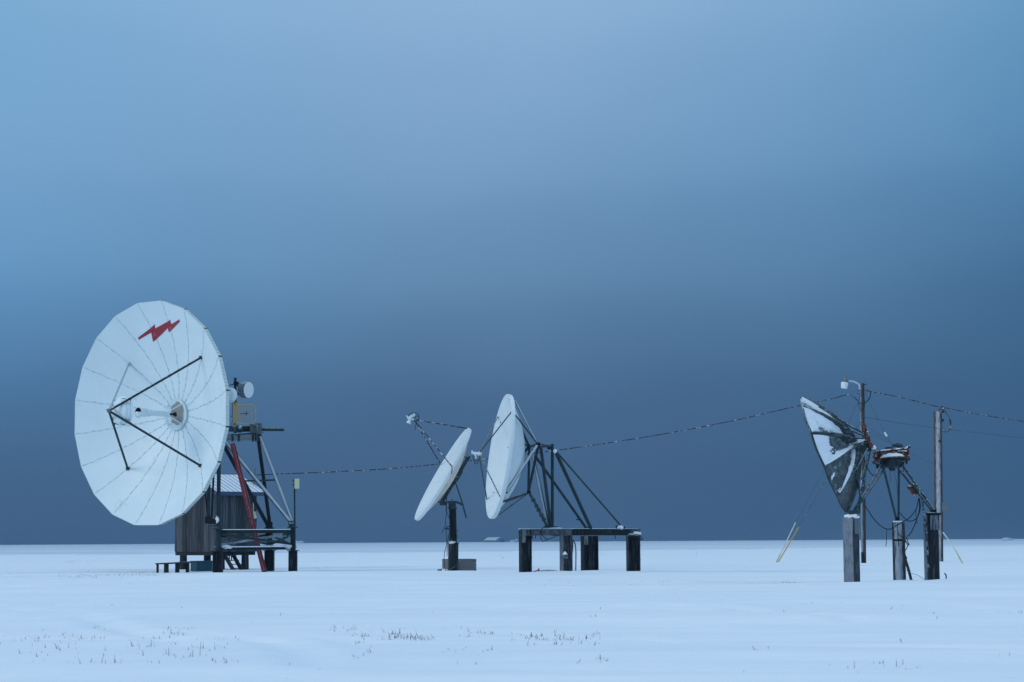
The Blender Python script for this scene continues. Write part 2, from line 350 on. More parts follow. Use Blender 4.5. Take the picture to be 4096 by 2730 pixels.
# ------------------------------------------------------------------ parabolic dish tools
class Dish:
    def __init__(s, C, az, el, Rr, dep):
        s.C = Vector(C); s.R = Rr; s.dep = dep
        s.n = V(-math.sin(az)*math.cos(el), -math.cos(az)*math.cos(el), math.sin(el))
        s.e1 = -(s.n.cross(Z).normalized()); s.e2 = s.e1.cross(s.n)
        if s.e2.z < 0: s.e2 = -s.e2
        s.vtx = s.C - s.n*dep
    def at(s, r, a, off=0):          # a from top towards e1; off along the normal from the surface
        return s.C + s.e1*(r*math.sin(a)) + s.e2*(r*math.cos(a)) + s.n*(-s.dep + s.dep*(r/s.R)**2 + off)
    def ax(s, t): return s.vtx + s.n*t
    def local(s, p): q = p-s.C; return q.dot(s.e1), q.dot(s.e2), q.dot(s.n)

# ================================================================== LARGE DISH
D1 = Dish((-15.8135, 88, 6.852), .66687, -.0043, 4.9027, 1.734); PH = .1615; NP = 20
G1 = V(-12.6, 88.6, -.1)
big = thing('satellite_dish', 'huge white panelled satellite dish with a red lightning bolt, on a dark steel tower', 'satellite dish', G1, 'satellite dishes on the snow field')
def facet(x, y):      # polygonal ring radius for local point
    r = math.hypot(x, y); a = (math.atan2(x, y)-PH) % (2*math.pi/NP); de = a-math.pi/NP
    return r*math.cos(de)/math.cos(math.pi/NP)
def on1(x, y, off): 
    rho = facet(x, y); return D1.C + D1.e1*x + D1.e2*y + D1.n*(-D1.dep+D1.dep*(rho/D1.R)**2+off)
mb = MB(); NR = 26; radii = [.62+(4.9027-.62)*i/NR for i in range(NR+1)]
vs = []; 
for r in radii:
    for k in range(NP): vs.append(D1.at(r, PH+2*math.pi*k/NP))
for r in radii:
    for k in range(NP): vs.append(D1.at(r, PH+2*math.pi*k/NP, -.02))
fs = []; o_ = len(radii)*NP
for j in range(NR):
    for k in range(NP):
        q = (j*NP+k, j*NP+(k+1) % NP, (j+1)*NP+(k+1) % NP, (j+1)*NP+k); fs += [q, tuple(o_+i for i in q[::-1])]
mb.add(vs, fs, 0)
for k in range(NP):       # seams with bolt heads
    a = PH+2*math.pi*k/NP; t = (D1.e1*math.cos(a)-D1.e2*math.sin(a))
    for j in range(NR):
        p, q = D1.at(radii[j], a, .004), D1.at(radii[j+1], a, .004); mb.bar(p, q, .014, .008, D1.n, 1)
    r = .8
    while r < 4.85:
        for s_ in (0, .07): mb.obox(D1.at(r+s_, a, .012)-t*.025*(1 if (r*10) % 2 < 1 else -1), D1.e1*.010, D1.e2*.014, D1.n*.010, 1)
        r += .30 + random.uniform(-.02, .02)
refl = part(mb, 'reflector', [m_white, m_seam], big)
mb = MB(); lip = .20
for k in range(NP):       # rim band, one piece per panel, ticked by stiffeners
    a0, a1 = PH+2*math.pi*k/NP, PH+2*math.pi*(k+1)/NP
    p, q = D1.at(4.9027, a0), D1.at(4.9027, a1); b_ = -D1.n*lip
    d = (q-p).normalized(); p2, q2 = p+d*.03, q-d*.03; o_n = d.cross(D1.n).normalized()
    if o_n.dot(p-D1.C) < 0: o_n = -o_n
    mb.obox((p2+q2)/2+b_/2, (q2-p2)/2, b_/2, o_n*.006)
    for i in range(1, 9): 
        c = p2+(q2-p2)*(i/9); mb.obox(c+b_/2, d*.008, b_*.5, o_n*.014, 1)
    mb.obox(p+b_*.55, (d)*.028, b_*.45, o_n*.012, 2)
part(mb, 'rim_band', [m_rim, m_seam, m_black], refl)
# emblem
q1 = lambda x, y: P(250+x/3.136, 1150+y/3.136, 88)
em = [(950,632),(1157,465),(1166,517),(1351,409),(1366,465),(1466,404),(1474,430),(1336,567),(1323,514),(1138,687),(1115,570),(957,661)]
loc = []
for x, y in em:           # bearing -> local coordinates on the reflector
    d = (q1(x, y)-V(0, 0, CZ)).normalized(); p = V(0, 0, CZ)+d*80
    for _ in range(60):
        lx, ly, ln = D1.local(p); z = -D1.dep+D1.dep*(facet(lx, ly)/D1.R)**2
        p = p - d*((ln-z)/d.dot(D1.n))*.8
    loc.append(D1.local(p)[:2])
import bmesh
bm = bmesh.new(); bf = bm.faces.new([bm.verts.new((x, y, 0)) for x, y in loc]); bmesh.ops.triangulate(bm, faces=[bf])
bmesh.ops.subdivide_edges(bm, edges=bm.edges[:], cuts=5, use_grid_fill=True)
bm.verts.ensure_lookup_table(); me_v = [on1(v.co.x, v.co.y, .012) for v in bm.verts]; me_f = [tuple(v.index for v in f.verts) for f in bm.faces]; bm.free()
part(MB().add(me_v, me_f), 'emblem', m_emblem, big, 'dark red lightning bolt emblem')
# hub plate and feed
mb = MB(); mb.lathe(D1.vtx, D1.n, [(0, .14), (.66, .14), (.70, .13), (.70, .05), (.6, .0)], 40)
hub = part(mb, 'hub_plate', m_hub, big)
pts = []
for i in range(40):
    a = 2*math.pi*i/40; r = .50+.10*math.sin(a*1+.4)+.07*noise.noise(V(math.cos(a)*2, math.sin(a)*2, 5))+.03*math.sin(7*a)
    pts.append(D1.ax(.144)+D1.e1*(r*math.sin(a)*.86+.04)+D1.e2*(r*math.cos(a)))
part(MB().add(pts, [tuple(range(40))]), 'bare_patch', m_hubdirt, hub)
mb = MB(); mb.lathe(D1.vtx, D1.n, [(0, .17), (.10, .17), (.10, .145)], 24); mb.tube(D1.ax(.15), D1.ax(.63), .045, n=14)
part(mb, 'feed_neck', m_black, big)
mb = MB()
for a in (45, 135, 225, 315): mb.tube(D1.ax(.62)+(D1.e1*math.sin(R(a))+D1.e2*math.cos(R(a)))*.12, D1.vtx+D1.n*.15+(D1.e1*math.sin(R(a))+D1.e2*math.cos(R(a)))*.64, .022, n=8)
part(mb, 'feed_brace', m_white, big)
mb = MB(); mb.lathe(D1.vtx, D1.n, [(0, .60), (.16, .60), (.16, .66), (.125, .68), (.125, 1.60), (.16, 1.62), (.165, 1.72), (.14, 1.74), (.15, 1.86), (.18, 1.90), (.19, 2.1), (.235, 2.24), (.235, 2.29), (.21, 2.29), (.15, 2.0)], 32)
horn = part(mb, 'feed_horn', m_white, big)
part(MB().lathe(D1.vtx, D1.n, [(.198, 2.27), (.15, 2.02), (0, 2.0)], 24), 'horn_throat', m_black, horn)
hs = [D1.ax(2.275)+D1.e1*(.195*math.cos(a_))+D1.e2*(-.195*math.sin(a_)) for a_ in [math.pi*i/14 for i in range(15)]]
hs = [D1.ax(2.275)-D1.e1*.195+D1.e2*.02, D1.ax(2.275)-D1.e1*.06+D1.e2*.05, D1.ax(2.275)+D1.e1*.03-D1.e2*.02, D1.ax(2.275)+D1.e1*.12+D1.e2*.03]+hs
part(MB().loft(hs, [p-D1.n*.12 for p in hs]), 'snow_plug', m_snowcap, horn)
mb = MB(); mb.lathe(D1.vtx, D1.n, [(0, 2.86), (.3, 2.93), (.64, 3.10), (.66, 3.12), (.66, 3.17), (.58, 3.18), (.57, 3.27), (.54, 3.30), (.50, 3.31), (.49, 3.40), (.46, 3.43), (.3, 3.50), (0, 3.55)], 48)
sub = part(mb, 'subreflector', m_white, big)
mb = MB()
for a in (20, 130, 165, 200, 250): mb.tube(D1.ax(3.14)+(D1.e1*math.sin(R(a))+D1.e2*math.cos(R(a)))*.60, D1.ax(3.40)+(D1.e1*math.sin(R(a))+D1.e2*math.cos(R(a)))*.56, .012, n=6)
parts(mb, 'adjuster_bolt', m_rust, sub)
apx = D1.ax(3.915)
for i, a in enumerate((45, 135, 225, 315)):
    ft = D1.at(3.289, R(a), .03); mb = MB(); mb.tube(apx, ft, .05, n=12); d_ = (ft-apx).normalized()
    mb.obox(ft, D1.e1*.07, D1.e2*.07, D1.n*.05)
    k = apx + d_*1.12; mb.bar(k, k-(k-D1.ax(3.25)).normalized()*.14, .07, .05)
    part(mb, 'feed_strut', m_strutw if i == 3 else m_steel, big, 'frost-whitened feed strut' if i == 3 else None)
part(MB().lathe(D1.vtx, D1.n, [(0, 3.82), (.09, 3.84), (.10, 3.93), (.06, 3.98), (0, 3.98)], 14).tube(D1.ax(3.93), D1.ax(4.05)+Z*.05, .02), 'strut_joint', m_grey, big)
# back structure
mb = MB()
for k in range(0, NP, 2):
    a = PH+2*math.pi*k/NP
    for j in range(0, 24, 4): mb.bar(D1.at(radii[j], a, -.10-.25*(1-radii[j]/4.9)), D1.at(radii[j+4 if j+4 < 26 else 25], a, -.10-.25*(1-radii[j+4]/4.9)), .05, .10, D1.n)
for rr in (1.6, 3.0):
    for k in range(NP): mb.bar(D1.at(rr, PH+2*math.pi*k/NP, -.3), D1.at(rr, PH+2*math.pi*(k+1)/NP, -.3), .06, .06)
part(mb, 'back_rib_frame', m_steel, big)
c3 = crop(840, 1480, 3.7333); c5 = crop(840, 1880, 3.564); c4 = crop(580, 1880, 3.5625)
N1 = c3(235, 1050, 88.6); N2 = c3(725, 1005, 90.2); HB = D1.ax(-.55)
mb = MB(); dv = (N2-N1).normalized()
mb.hbeam(HB+V(.2, -.2, -1.0), N2, .22, .30, Z, .03); mb.bar(HB+V(.2, -.2, -.6), N1+Z*.2, .14, .2)
for x in (335, 430, 640, 690): p = c3(x, 1015, 89.4); mb.obox(p, V(.045, -.13, 0), V(.02, .05, 0), Z*.17)
mb.obox(N2+V(.02, 0, .0), dv*.16, V(0, .16, 0), Z*.16)
mb.obox(c3(560, 955, 89.6), dv*.95, V(.03, .14, 0), Z*.02)
pl = part(mb, 'platform_beam', m_stripe, big)
FL, FR, FB = c5(120, 790, 87.0), c5(1172, 770, 89.0), c5(845, 785, 92.5)
def strut(p, q, r, mat, name='tower_leg', n=12, mi=None):
    return part(MB().tube(p, q, r, n=n), name, mat, big)
strut(c3(235, 1080, 88.5), FR, .085, m_stripe); strut(c3(750, 1000, 90.1), FR+V(.02, 0, .05), .075, m_stripe)
strut(c3(720, 1030, 90.4), FB+V(.03, 0, 0), .085, m_black); strut(c3(225, 1160, 88.9), FB-V(.08, 0, 0), .09, m_black)
p = P(868, 1840, 87.0); strut(FL, V(FL.x, FL.y, 6.0), .085, m_steel)
strut(c5(20, 770, 87.2), V(c5(20, 770, 87.2).x+.1, 87.3, 5.2), .045, m_black)
strut(c4(900, 660, 86.8), D1.at(3.0, R(128), -.35), .07, m_steel); strut(c4(893, 690, 86.9), D1.at(3.2, R(140), -.35), .035, m_black)
mb = MB(); mb.bar(c5(495, 160, 91), c5(945, 146, 89.6), .05, .07); part(mb, 'cross_tie', m_tubef, big)
mb = MB(); mb.box(c4(905, 715, 86.9), .26, .3, .3); mb.box(c4(975, 735, 86.9), .25, .25, .22); mb.tube(c4(870, 690, 86.8), c4(935, 765, 86.8), .05); mb.box(c4(1000, 800, 87), .42, .3, .03)
fb_ = part(mb, 'foot_bracket', m_black, big)
parts(MB().ball(c4(1030, 712, 86.8), .07, .08, .12, rough=.9), 'snow_lump', m_snowcap, fb_)
for ft in (FR, FB): part(MB().box(ft+V(0, 0, .0), .28, .28, .26).box(ft-V(0, 0, .14), .42, .34, .03).tube(ft+V(-.17, -.16, 0), ft+V(.17, -.16, .02), .03), 'foot_bracket', m_steelf if ft is FR else m_black, big)
# polar jack
mb = MB(); a, b, c, d = c3(255, 880, 89.3), c3(470, 885, 89.5), c3(620, 880, 89.8), c3(1098, 895, 90.5)
mb.obox((a+b)/2, (b-a)/2, V(0, .12, 0), Z*.12); mb.lathe(c3(400, 880, 89.3), b-a, [(.1, 0), (.17, .06), (.17, .2), (.1, .26)], 16)
jk = part(mb, 'screw_jack', m_steelf, big)
part(MB().tube(b-V(.05, 0, 0), c, .13, n=14), 'rubber_boot', m_black, jk)
mb = MB(); mb.obox(c3(655, 875, 89.8), V(.15, 0, .02), V(0, .2, 0), Z*.20); mb.obox(c3(730, 878, 89.9), V(.13, 0, 0), V(0, .2, 0), Z*.23); mb.tube(c3(640, 830, 89.6), c3(700, 830, 89.6), .07); mb.tube(c3(700, 885, 89.5), c3(715, 885, 89.5), .16)
part(mb, 'gearbox', m_grey, jk)
part(MB().tube(c3(760, 892, 89.9), d, .072, n=14), 'screw_tube', m_steel, jk)

# steel foundation under the large dish
fd = thing('steel_foundation', 'three-legged frosty steel base frame on piles under the huge dish', 'steel base', V(-11, 89.5, -.1))
cols = {}
zt, zb = c5(0, 850, 88).z, c5(0, 1150, 88).z
for nm, (u, Y, wd) in {'L': (872, 87.0, .40), 'R': (1172, 89.0, .36), 'B': (1078, 92.5, .42)}.items():
    b0 = on(u, 2200, Y); cols[nm] = b0
    top = FL if nm == 'L' else FR if nm == 'R' else FB
    zp = V(b0.x, b0.y, zb-.04)
    part(MB().hbeam(b0, zp, wd, wd, V(1, 0, 0), .035).box(zp+V(0, 0, .015), wd+.16, wd+.1, .03), 'pile', m_pile if nm != 'B' else m_black, fd)
    mb = MB()
    if nm == 'R': mb.hbeam(zp+Z*.03, V(b0.x, b0.y, top.z-.15), .22, .20, V(1, 0, 0), .03)
    else: mb.tube(zp+Z*.03, V(b0.x, b0.y, top.z-.15), .125, n=16)
    mb.box(V(b0.x, b0.y, top.z-.16), .44, .4, .03)
    part(mb, 'column', m_steel, fd)
for a, b in (('L', 'R'), ('R', 'B'), ('B', 'L')):
    p, q = cols[a].copy(), cols[b].copy(); d = (q-p); d.z = 0; d.normalize(); p += d*.14; q -= d*.14
    A = lambda pt, z: V(pt.x, pt.y, z)
    part(MB().hbeam(A(p, zt-.10), A(q, zt-.10), .14, .13, Z, .015), 'top_beam', m_steel, fd)
    part(MB().hbeam(A(p, zb+.07), A(q, zb+.07), .18, .12, Z, .02), 'bottom_beam', m_steel if a == 'L' else m_steel, fd)
    s_ = d.cross(Z)*.05
    part(MB().bar(A(p, zt-.22)+s_, A(q, zb+.26)+s_, .05, .10), 'diagonal_brace', m_steel, fd)
    part(MB().bar(A(p, zb+.24)-s_, A(q, zt-.2)-s_, .05, .10), 'diagonal_brace', m_stripe, fd)
    part(MB().bar(A(p, zb+.150), A(q, zb+.150), .17, .045).bar(A(p, zt-.018), A(q, zt-.018), .13, .03), 'snow_cover', m_patch, fd)
    part(MB().obox(A(q, zt-.2)-d*.16, d*.17, d.cross(Z)*.015, Z*.15), 'gusset_plate', m_steelf, fd)
    part(MB().obox(A(p, zt-.2)+d*.12, d*.15, d.cross(Z)*.015, Z*.15), 'gusset_plate', m_black, fd)
    parts(MB().ball(A(q, zb+.14)-d*.15, .2, .10, .07, rough=.9).ball(A(p, zb+.14)+d*.2, .26, .10, .07, rough=.9), 'snow_lump', m_snowcap, fd)

# red ladder
lt, lb = c3(335, 1100, 88.2), c5(782, 1440, 88.9); lb.z = H(lb.x, lb.y)-.05
lad = thing('ladder', 'long red extension ladder leaning against the tower under the huge dish', 'ladder', V(lb.x, lb.y, H(lb.x, lb.y)))
d = (lt-lb).normalized(); s_ = V(.13, .99, 0); s_ = (s_-d*s_.dot(d)).normalized(); f_ = d.cross(s_).normalized()
Ln = (lt-lb).length
for k in (-1, 1): part(MB().obox((lt+lb)/2+s_*.2*k, (lt-lb)/2, s_*.018, f_*.058), 'rail', m_red, lad)
for k in (-1, 1):      # fly section sits on the upper half
    c = lb+d*(Ln*.62)+f_*(.042 if f_.x > 0 else -.042)+s_*.17*k
    part(MB().obox(c, d*Ln*.36, s_*.016, f_*.036), 'fly_rail', m_red, lad)
mb = MB(); k = .2
while k < Ln-.1: mb.tube(lb+d*k-s_*.225, lb+d*k+s_*.225, .017, n=8); k += .30
parts(mb, 'rung', m_grey, lad)

# mast with aerials
mt = c3(377, 120, 89.6); mbt = c3(377, 945, 89.6)
mast = thing('antenna_mast', 'dark steel mast standing on the tower platform behind the huge dish', 'mast', mbt)
part(MB().tube(mbt, mt, .062, n=12), 'pole', m_steel, mast)
parts(MB().box(c3(390, 200, 89.55), .22, .16, .12).box(c3(395, 362, 89.55), .2, .16, .12).tube(c3(295, 228, 89.5), c3(435, 205, 89.5), .02), 'clamp', m_black, mast)
parts(MB().path(smooth([c3(x, y, 89.4) for x, y in ((355,300),(338,500),(338,660),(305,710),(335,690),(345,740),(325,800),(335,845))]), .012), 'cable', m_cabledk, mast)
cc = c3(577, 302, 89.2); dn = V(math.sin(R(60)), -math.cos(R(60)), -.06).normalized()
dr = thing('drum_antenna', 'grey drum microwave antenna with white face at the right of the mast', 'antenna', cc-Z*.38, 'microwave antennas on the mast')
part(MB().lathe(cc, dn, [(0, -.50), (.18, -.47), (.30, -.38), (.36, -.32), (.365, -.30), (.36, 0), (.345, 0)], 36), 'shroud', m_grey, dr)
part(MB().lathe(cc, dn, [(.352, -.02), (.352, .008), (.33, .012), (0, .02)], 36), 'radome', m_radome, dr)
part(MB().tube(cc-dn*.45, c3(400, 215, 89.5), .035).tube(cc-dn*.45+Z*-.12, c3(400, 362, 89.5), .03), 'bracket', m_black, dr)
cc = c3(285, 378, 88.6); dn = V(-math.sin(R(35)), -math.cos(R(35)), .02).normalized()
dr = thing('dome_antenna', 'white domed microwave antenna with a small red bolt, peeking from behind the huge dish rim', 'antenna', cc-Z*.34, 'microwave antennas on the mast')
part(MB().lathe(cc, dn, [(0, -.25), (.28, -.22), (.325, -.16), (.33, 0), (.31, .05), (.22, .1), (0, .14)], 36), 'radome', m_radome, dr)
q = c3(297, 464, 88.25); ex = V(.82, -.57, 0)
def bolt(c, ex, ez, s):
    L_ = [(-.5,-.12),(-.05,.16),(-.02,.04),(.2,.22),(.22,.1),(.5,.3),(.1,-.12),(.08,0),(-.14,-.28),(-.16,-.06)]
    return [c+ex*x*s+ez*y*s for x, y in L_]
part(MB().add(bolt(q-V(0, .02, 0), ex, Z, .12), [tuple(range(10))]), 'emblem', m_emblem, dr)
# yellow grid antenna
ga = c3(450, 660, 89.2); th = R(45); gn = V(math.sin(th), -math.cos(th), 0); gs = V(math.cos(th), math.sin(th), 0)
gr = thing('grid_antenna', 'yellow wire grid antenna fixed to the mast below the drum antenna', 'antenna', ga-Z*.45, 'microwave antennas on the mast')
GW, GH, gk = .60, .41, .9
def gp(x, z): return ga + gs*x + Z*z + gn*(gk*x*x)
mb = MB(); fr = []
for x, z in [(-GW, -GH), (-GW, GH), (GW-.08, GH), (GW, GH-.08), (GW, -GH+.08), (GW-.08, -GH)]: fr.append((x, z))
fr.append(fr[0]); pts = []
for (x0, z0), (x1, z1) in zip(fr, fr[1:]):
    for i in range(8): pts.append(gp(x0+(x1-x0)*i/8, z0+(z1-z0)*i/8))
pts.append(pts[0]); mb.path(pts, .018, 6); mb.path([gp(-GW*.72, z/10*GH) for z in range(-10, 11)], .014, 6); part(mb, 'frame', m_yellow, gr)
mb = MB()
for i in range(1, 26): x = -GW+2*GW*i/26; mb.tube(gp(x, -GH+.01), gp(x, GH-.01), .0065, n=5)
part(mb, 'grid_wires', m_yellow, gr)
part(MB().tube(ga, ga+gn*.52, .016).tube(ga+gn*.45-Z*.09, ga+gn*.45+Z*.09, .014).tube(ga+gn*.5-gs*.07, ga+gn*.5+gs*.07, .014), 'feed', m_steel, gr)
part(MB().tube(c3(385, 500, 89.4), c3(383, 850, 89.4), .03).box(c3(395, 500, 89.4), .14, .1, .1).box(c3(388, 840, 89.4), .14, .12, .12), 'bracket', m_yellow, gr)
# panel antenna on thin pole at right foot
pb, pt = c5(1212, 1140, 88.7), c5(1203, 130, 88.7)
pa = thing('panel_antenna', 'cream flat panel antenna on a thin pole at the right foot of the tower', 'antenna', pb)
part(MB().tube(pb, pt, .035, n=10), 'pole', m_steel, pa)
part(MB().obox(c5(1238, 198, 88.6), V(.10, .02, 0), V(-.01, .035, 0), Z*.215), 'panel', m_cream, pa)
parts(MB().box(c5(1190, 157, 88.65), .09, .06, .04).box(c5(1190, 210, 88.65), .09, .06, .04).path(smooth([c5(1218, 270, 88.6), c5(1212, 300, 88.62), c5(1208, 420, 88.64)]), .01), 'clamp', m_black, pa)

# ================================================================== HUT
K = V(-14.18, 98, 0); dg = V(-.700, .714, 0).normalized(); de = V(-dg.y*-1, -dg.x*-1, 0); de = V(.714, .700, 0).normalized()
LG, LE = 3.55, 2.32; z0, ze = .80, 3.74; rise = .76
hut = thing('wooden_hut', 'grey weathered board hut with a snowy metal roof on round piles', 'hut', V(-14.2, 100, 0))
def planks(mb, o, dr, ln, zb_, zt_f, nrm, wdt=.155):
    x = 0
    while x < ln-.02:
        w_ = min(wdt*random.uniform(.92, 1.08), ln-x); a = o+dr*(x+.006); b = o+dr*(x+w_-.006); t = random.uniform(0, .008)
        za, zc = zt_f(x), zt_f(x+w_)
        f_ = [a+Z*zb_, b+Z*zb_, b+Z*zc, a+Z*za]; mb.loft([p+nrm*(.0+t) for p in f_], [p-nrm*.03 for p in f_]); x += w_
mb = MB(); gab = lambda x: ze+rise*(1-abs(x-LG/2)/(LG/2))
planks(mb, K, dg, LG, z0, gab, -de); wl = part(mb, 'wall', m_wood, hut)
mb = MB(); planks(mb, K, de, LE, z0, lambda x: ze, -dg); part(mb, 'wall', m_wood, hut)
mb = MB(); planks(mb, K+dg*LG, de, LE, z0, lambda x: ze, dg); planks(mb, K+de*LE, dg, LG, z0, gab, de); part(mb, 'wall', m_wood, hut)
mb = MB(); mb.obox(K+dg*LG/2+de*LE/2+Z*(z0+.06), dg*(LG/2-.05), de*(LE/2-.05), Z*.05); 
for p, q in ((K+de*.1, K+dg*LG+de*.1), (K+de*(LE-.15), K+dg*LG+de*(LE-.15)), (K+dg*.15+de*.15, K+de*LE+dg*.15)): mb.bar(p+Z*(z0-.08), q+Z*(z0-.08), .12, .18)
part(mb, 'floor_beam', m_wooddk, hut)
ov = .30; mb = MB(); sn = MB()
for sgn in (0, 1):
    a = K + (dg*LG if sgn else dg*0); inn = -dg if sgn else dg
    ea = a-inn*ov-de*ov; eb = a-inn*ov+de*(LE+ov); dz = -rise/(LG/2)*ov
    ra = a+inn*LG/2-de*ov; rb = a+inn*LG/2+de*(LE+ov)
    q = [ea+Z*(ze+dz+.05), eb+Z*(ze+dz+.05), rb+Z*(ze+rise+.05), ra+Z*(ze+rise+.05)]
    up = Z*.03; mb.loft([p-Z*.02 for p in q], [p+up for p in q])
    for i in range(10):
        t = (i+.5)/10; p0 = q[0].lerp(q[1], t)+up; p1 = q[3].lerp(q[2], t)+up; mb.bar(p0, p1, .022, .02, Z, 1)
rf = part(mb, 'roof', [m_roof, m_navy], hut)
mb = MB(); dz = -rise/(LG/2)*ov
for sgn in (0, 1):
    a = K + (dg*LG if sgn else dg*0); inn = -dg if sgn else dg
    ea = a-inn*(ov+.02)-de*ov; eb = a-inn*(ov+.02)+de*(LE+ov); mb.bar(ea+Z*(ze+dz-.03), eb+Z*(ze+dz-.03), .03, .17)
    for o2 in (-de*(ov+.02), de*(LE+ov+.02)):
        p = a-inn*ov+o2+Z*(ze+dz-.03); q = a+inn*LG/2+o2+Z*(ze+rise-.03); mb.bar(p, q, .03, .17)
part(mb, 'fascia', m_navy, hut)
for u, Y in ((733, 99.6), (829, 101.5), (980, 99.2), (884, 98.4)):
    b0 = on(u, 2280, Y); part(MB().tube(b0, V(b0.x, b0.y, z0-.16), .19, .175, n=18), 'pile', m_wooddk, hut)
vp = c5(632, 225, 100.3); part(MB().tube(vp, c5(635, -18, 100.3), .05).box(c5(640, 75, 100.2), .2, .08, .05), 'vent_pipe', m_grey, hut)
part(MB().lathe(c5(640, 672, 99.3), V(0, -1, 0), [(0, .12), (.08, .10), (.09, 0)], 16).box(c5(640, 640, 99.36), .12, .06, .3).tube(c5(618, 320, 99.35), c5(618, 640, 99.35), .02), 'electric_meter', m_cream, hut)
parts(MB().path(smooth([c5(*q, 98.6) for q in ((405,330),(400,370),(440,400),(450,560),(490,780),(540,950))]), .012), 'cable', m_cabledk, hut)
# stairs
stt = thing('staircase', 'short open wooden steps below the hut with slatted side rail', 'steps', on(935, 2280, 98.8)+Z*.12)
for k, (u0, u1) in enumerate(((893, 935), (928, 968))):
    a, b = P(u0, 2212, 98.4+k*.3), P(u1, 2284, 98.0+k*.3); part(MB().bar(a, b, .05, .2), 'stringer', m_wooddk, stt)
for u, v in ((898, 2224), (909, 2242), (920, 2258), (930, 2274)):
    a, b = P(u, v, 98.3), P(u+48, v, 98.4); part(MB().bar(a, b, .26, .04), 'tread', m_wooddk, stt)
for u in (897, 908, 917, 926): part(MB().bar(P(u, 2206, 98.6), P(u, 2245, 98.6), .05, .05), 'baluster', m_wooddk, stt)
# low walkway
wk = thing('low_walkway', 'low dark plank walkway on short posts beside the hut', 'walkway', on(622, 2290, 86)+Z*.12)
a, b = P(622, 2256, 86), P(757, 2250, 93.5); d = (b-a); d.z = 0; d.normalize(); s_ = d.cross(Z)
mb = MB()
for k in range(3): o_ = s_*(.06+k*.16); mb.bar(a+o_, V(b.x, b.y, a.z)+o_, .14, .05)
part(mb, 'planks', m_wooddk, wk)
Lw = (b-a).length
for t_, k in ((.02, 0), (.02, 1), (.30, 0), (.34, 1), (.62, 0), (.66, 1), (.93, 0)):
    p = a+d*Lw*t_+s_*(.06+.32*k); part(MB().bar(V(p.x, p.y, H(p.x, p.y)-.1), V(p.x, p.y, a.z-.02), .09, .09), 'post', m_wooddk, wk)
p = P(789, 2265, 94.5); cr = MB(); ax, ay = V(.75, .66, 0), V(-.66, .75, 0)
ct = V(p.x, p.y, .15)+ax*.42+ay*.3
cro = thing('teal_crate', 'dark teal lidded box on the snow under the hut', 'box', V(ct.x, ct.y, H(ct.x, ct.y)))
part(MB().obox(ct, ax*.42, ay*.28, Z*.23), 'body', m_teal, cro); part(MB().obox(ct+Z*.235, ax*.44, ay*.30, Z*.02), 'lid', m_teal, cro)

# ================================================================== SECOND DISH (tilted, on a pipe)
c1 = crop(1580, 1600, 3.136); c2 = crop(1680, 1900, 3.734)
D2 = Dish((-2.9359, 84, 4.0217), 1.3973, .5262, 2.1816, .42)
b2 = on(1812, 2290, 84)
s2 = thing('satellite_dish', 'smaller white dish tilted skyward on a black pipe, seen nearly edge-on', 'satellite dish', b2+Z*.12, 'satellite dishes on the snow field')
def shell(D, lipd, th=.02, n=64, nr=12, inner=.98):
    prof = [(0, 0)] + [(D.R*inner*i/nr, D.dep*(i/nr)**2) for i in range(1, nr+1)] + [(D.R, D.dep+.0), (D.R+.012, D.dep-.03), (D.R, D.dep-lipd)]
    back_ = [(D.R*.93, D.dep-lipd-.03)] + [(D.R*.93*i/nr, D.dep*(i/nr)**2-.05-lipd*.5-.0*i) for i in range(nr-1, -1, -1)]
    return prof, back_
pr, bk = shell(D2, .13)
mb = MB(); mb.lathe(D2.vtx, D2.n, pr, 64, 0); mb.lathe(D2.vtx, D2.n, [pr[-1]]+bk, 64, 1)
part(mb, 'reflector', [m_white2, m_tan], s2)
fpt = c1(238, 250, 83.9)
for tgt in (D2.at(2.15, 0, .02), D2.at(2.18, R(84), -.01), D2.at(2.12, R(-76), .02)):
    part(MB().tube(fpt, tgt, .022, n=8), 'feed_strut', m_cable, s2)
mb = MB(); fx = (c1(250, 185, 83.9)-c1(160, 240, 83.9)).normalized()
mb.bar(c1(158, 238, 83.9), c1(250, 180, 83.9), .09, .10); mb.bar(c1(185, 235, 83.9), fpt, .05, .05); mb.bar(c1(143, 198, 83.9), c1(180, 250, 83.9), .06, .05); mb.lathe(c1(190, 245, 83.9), (c1(185, 295, 83.9)-c1(205, 245, 83.9)), [(.04, 0), (.06, .06), (.10, .16), (.10, .18), (0, .18)], 14)
part(mb, 'feed_unit', m_radome, s2)
parts(MB().path(smooth([c1(*q, 83.8) for q in ((160,200),(200,170),(260,165),(300,200),(285,260),(258,230),(270,200),(300,225),(265,290),(252,380))]), .013), 'cable', m_cabledk, s2)
mb = MB(); A0, A1 = c1(585, 1290, 84.05), c1(925, 715, 84.3)
mb.bar(A0, A1, .15, .16, V(0, -1, 0)); mb.bar(A0.lerp(A1, .42), A0.lerp(A1, .70), .24, .22, V(0, -1, 0)); mb.box(c1(920, 722, 84.3), .16, .2, .1); mb.bar(c1(570, 1300, 83.9), c1(640, 1300, 84), .14, .16)
for x0, y0, x1, y1 in ((850,705,925,725),(505,1252,600,1305),(735,965,800,975),(670,1045,700,1060)): mb.tube(c1(x0, y0, 84.1), c1(x1, y1, 84.1), .035)
for t_ in (.05, .12, .3, .45, .52, .6, .68, .75): 
    for sg in (-1, 1): mb.ball(A0.lerp(A1, t_)+V(.07*sg, -.11, .03*sg), .022, n=5)
part(mb, 'tilt_beam', m_tubef, s2)
part(MB().tube(c1(768, 1060, 83.9), c1(845, 1295, 83.9), .03).tube(c1(840, 1280, 83.85), c1(895, 1482, 83.85), .035), 'actuator', m_tubef, s2)
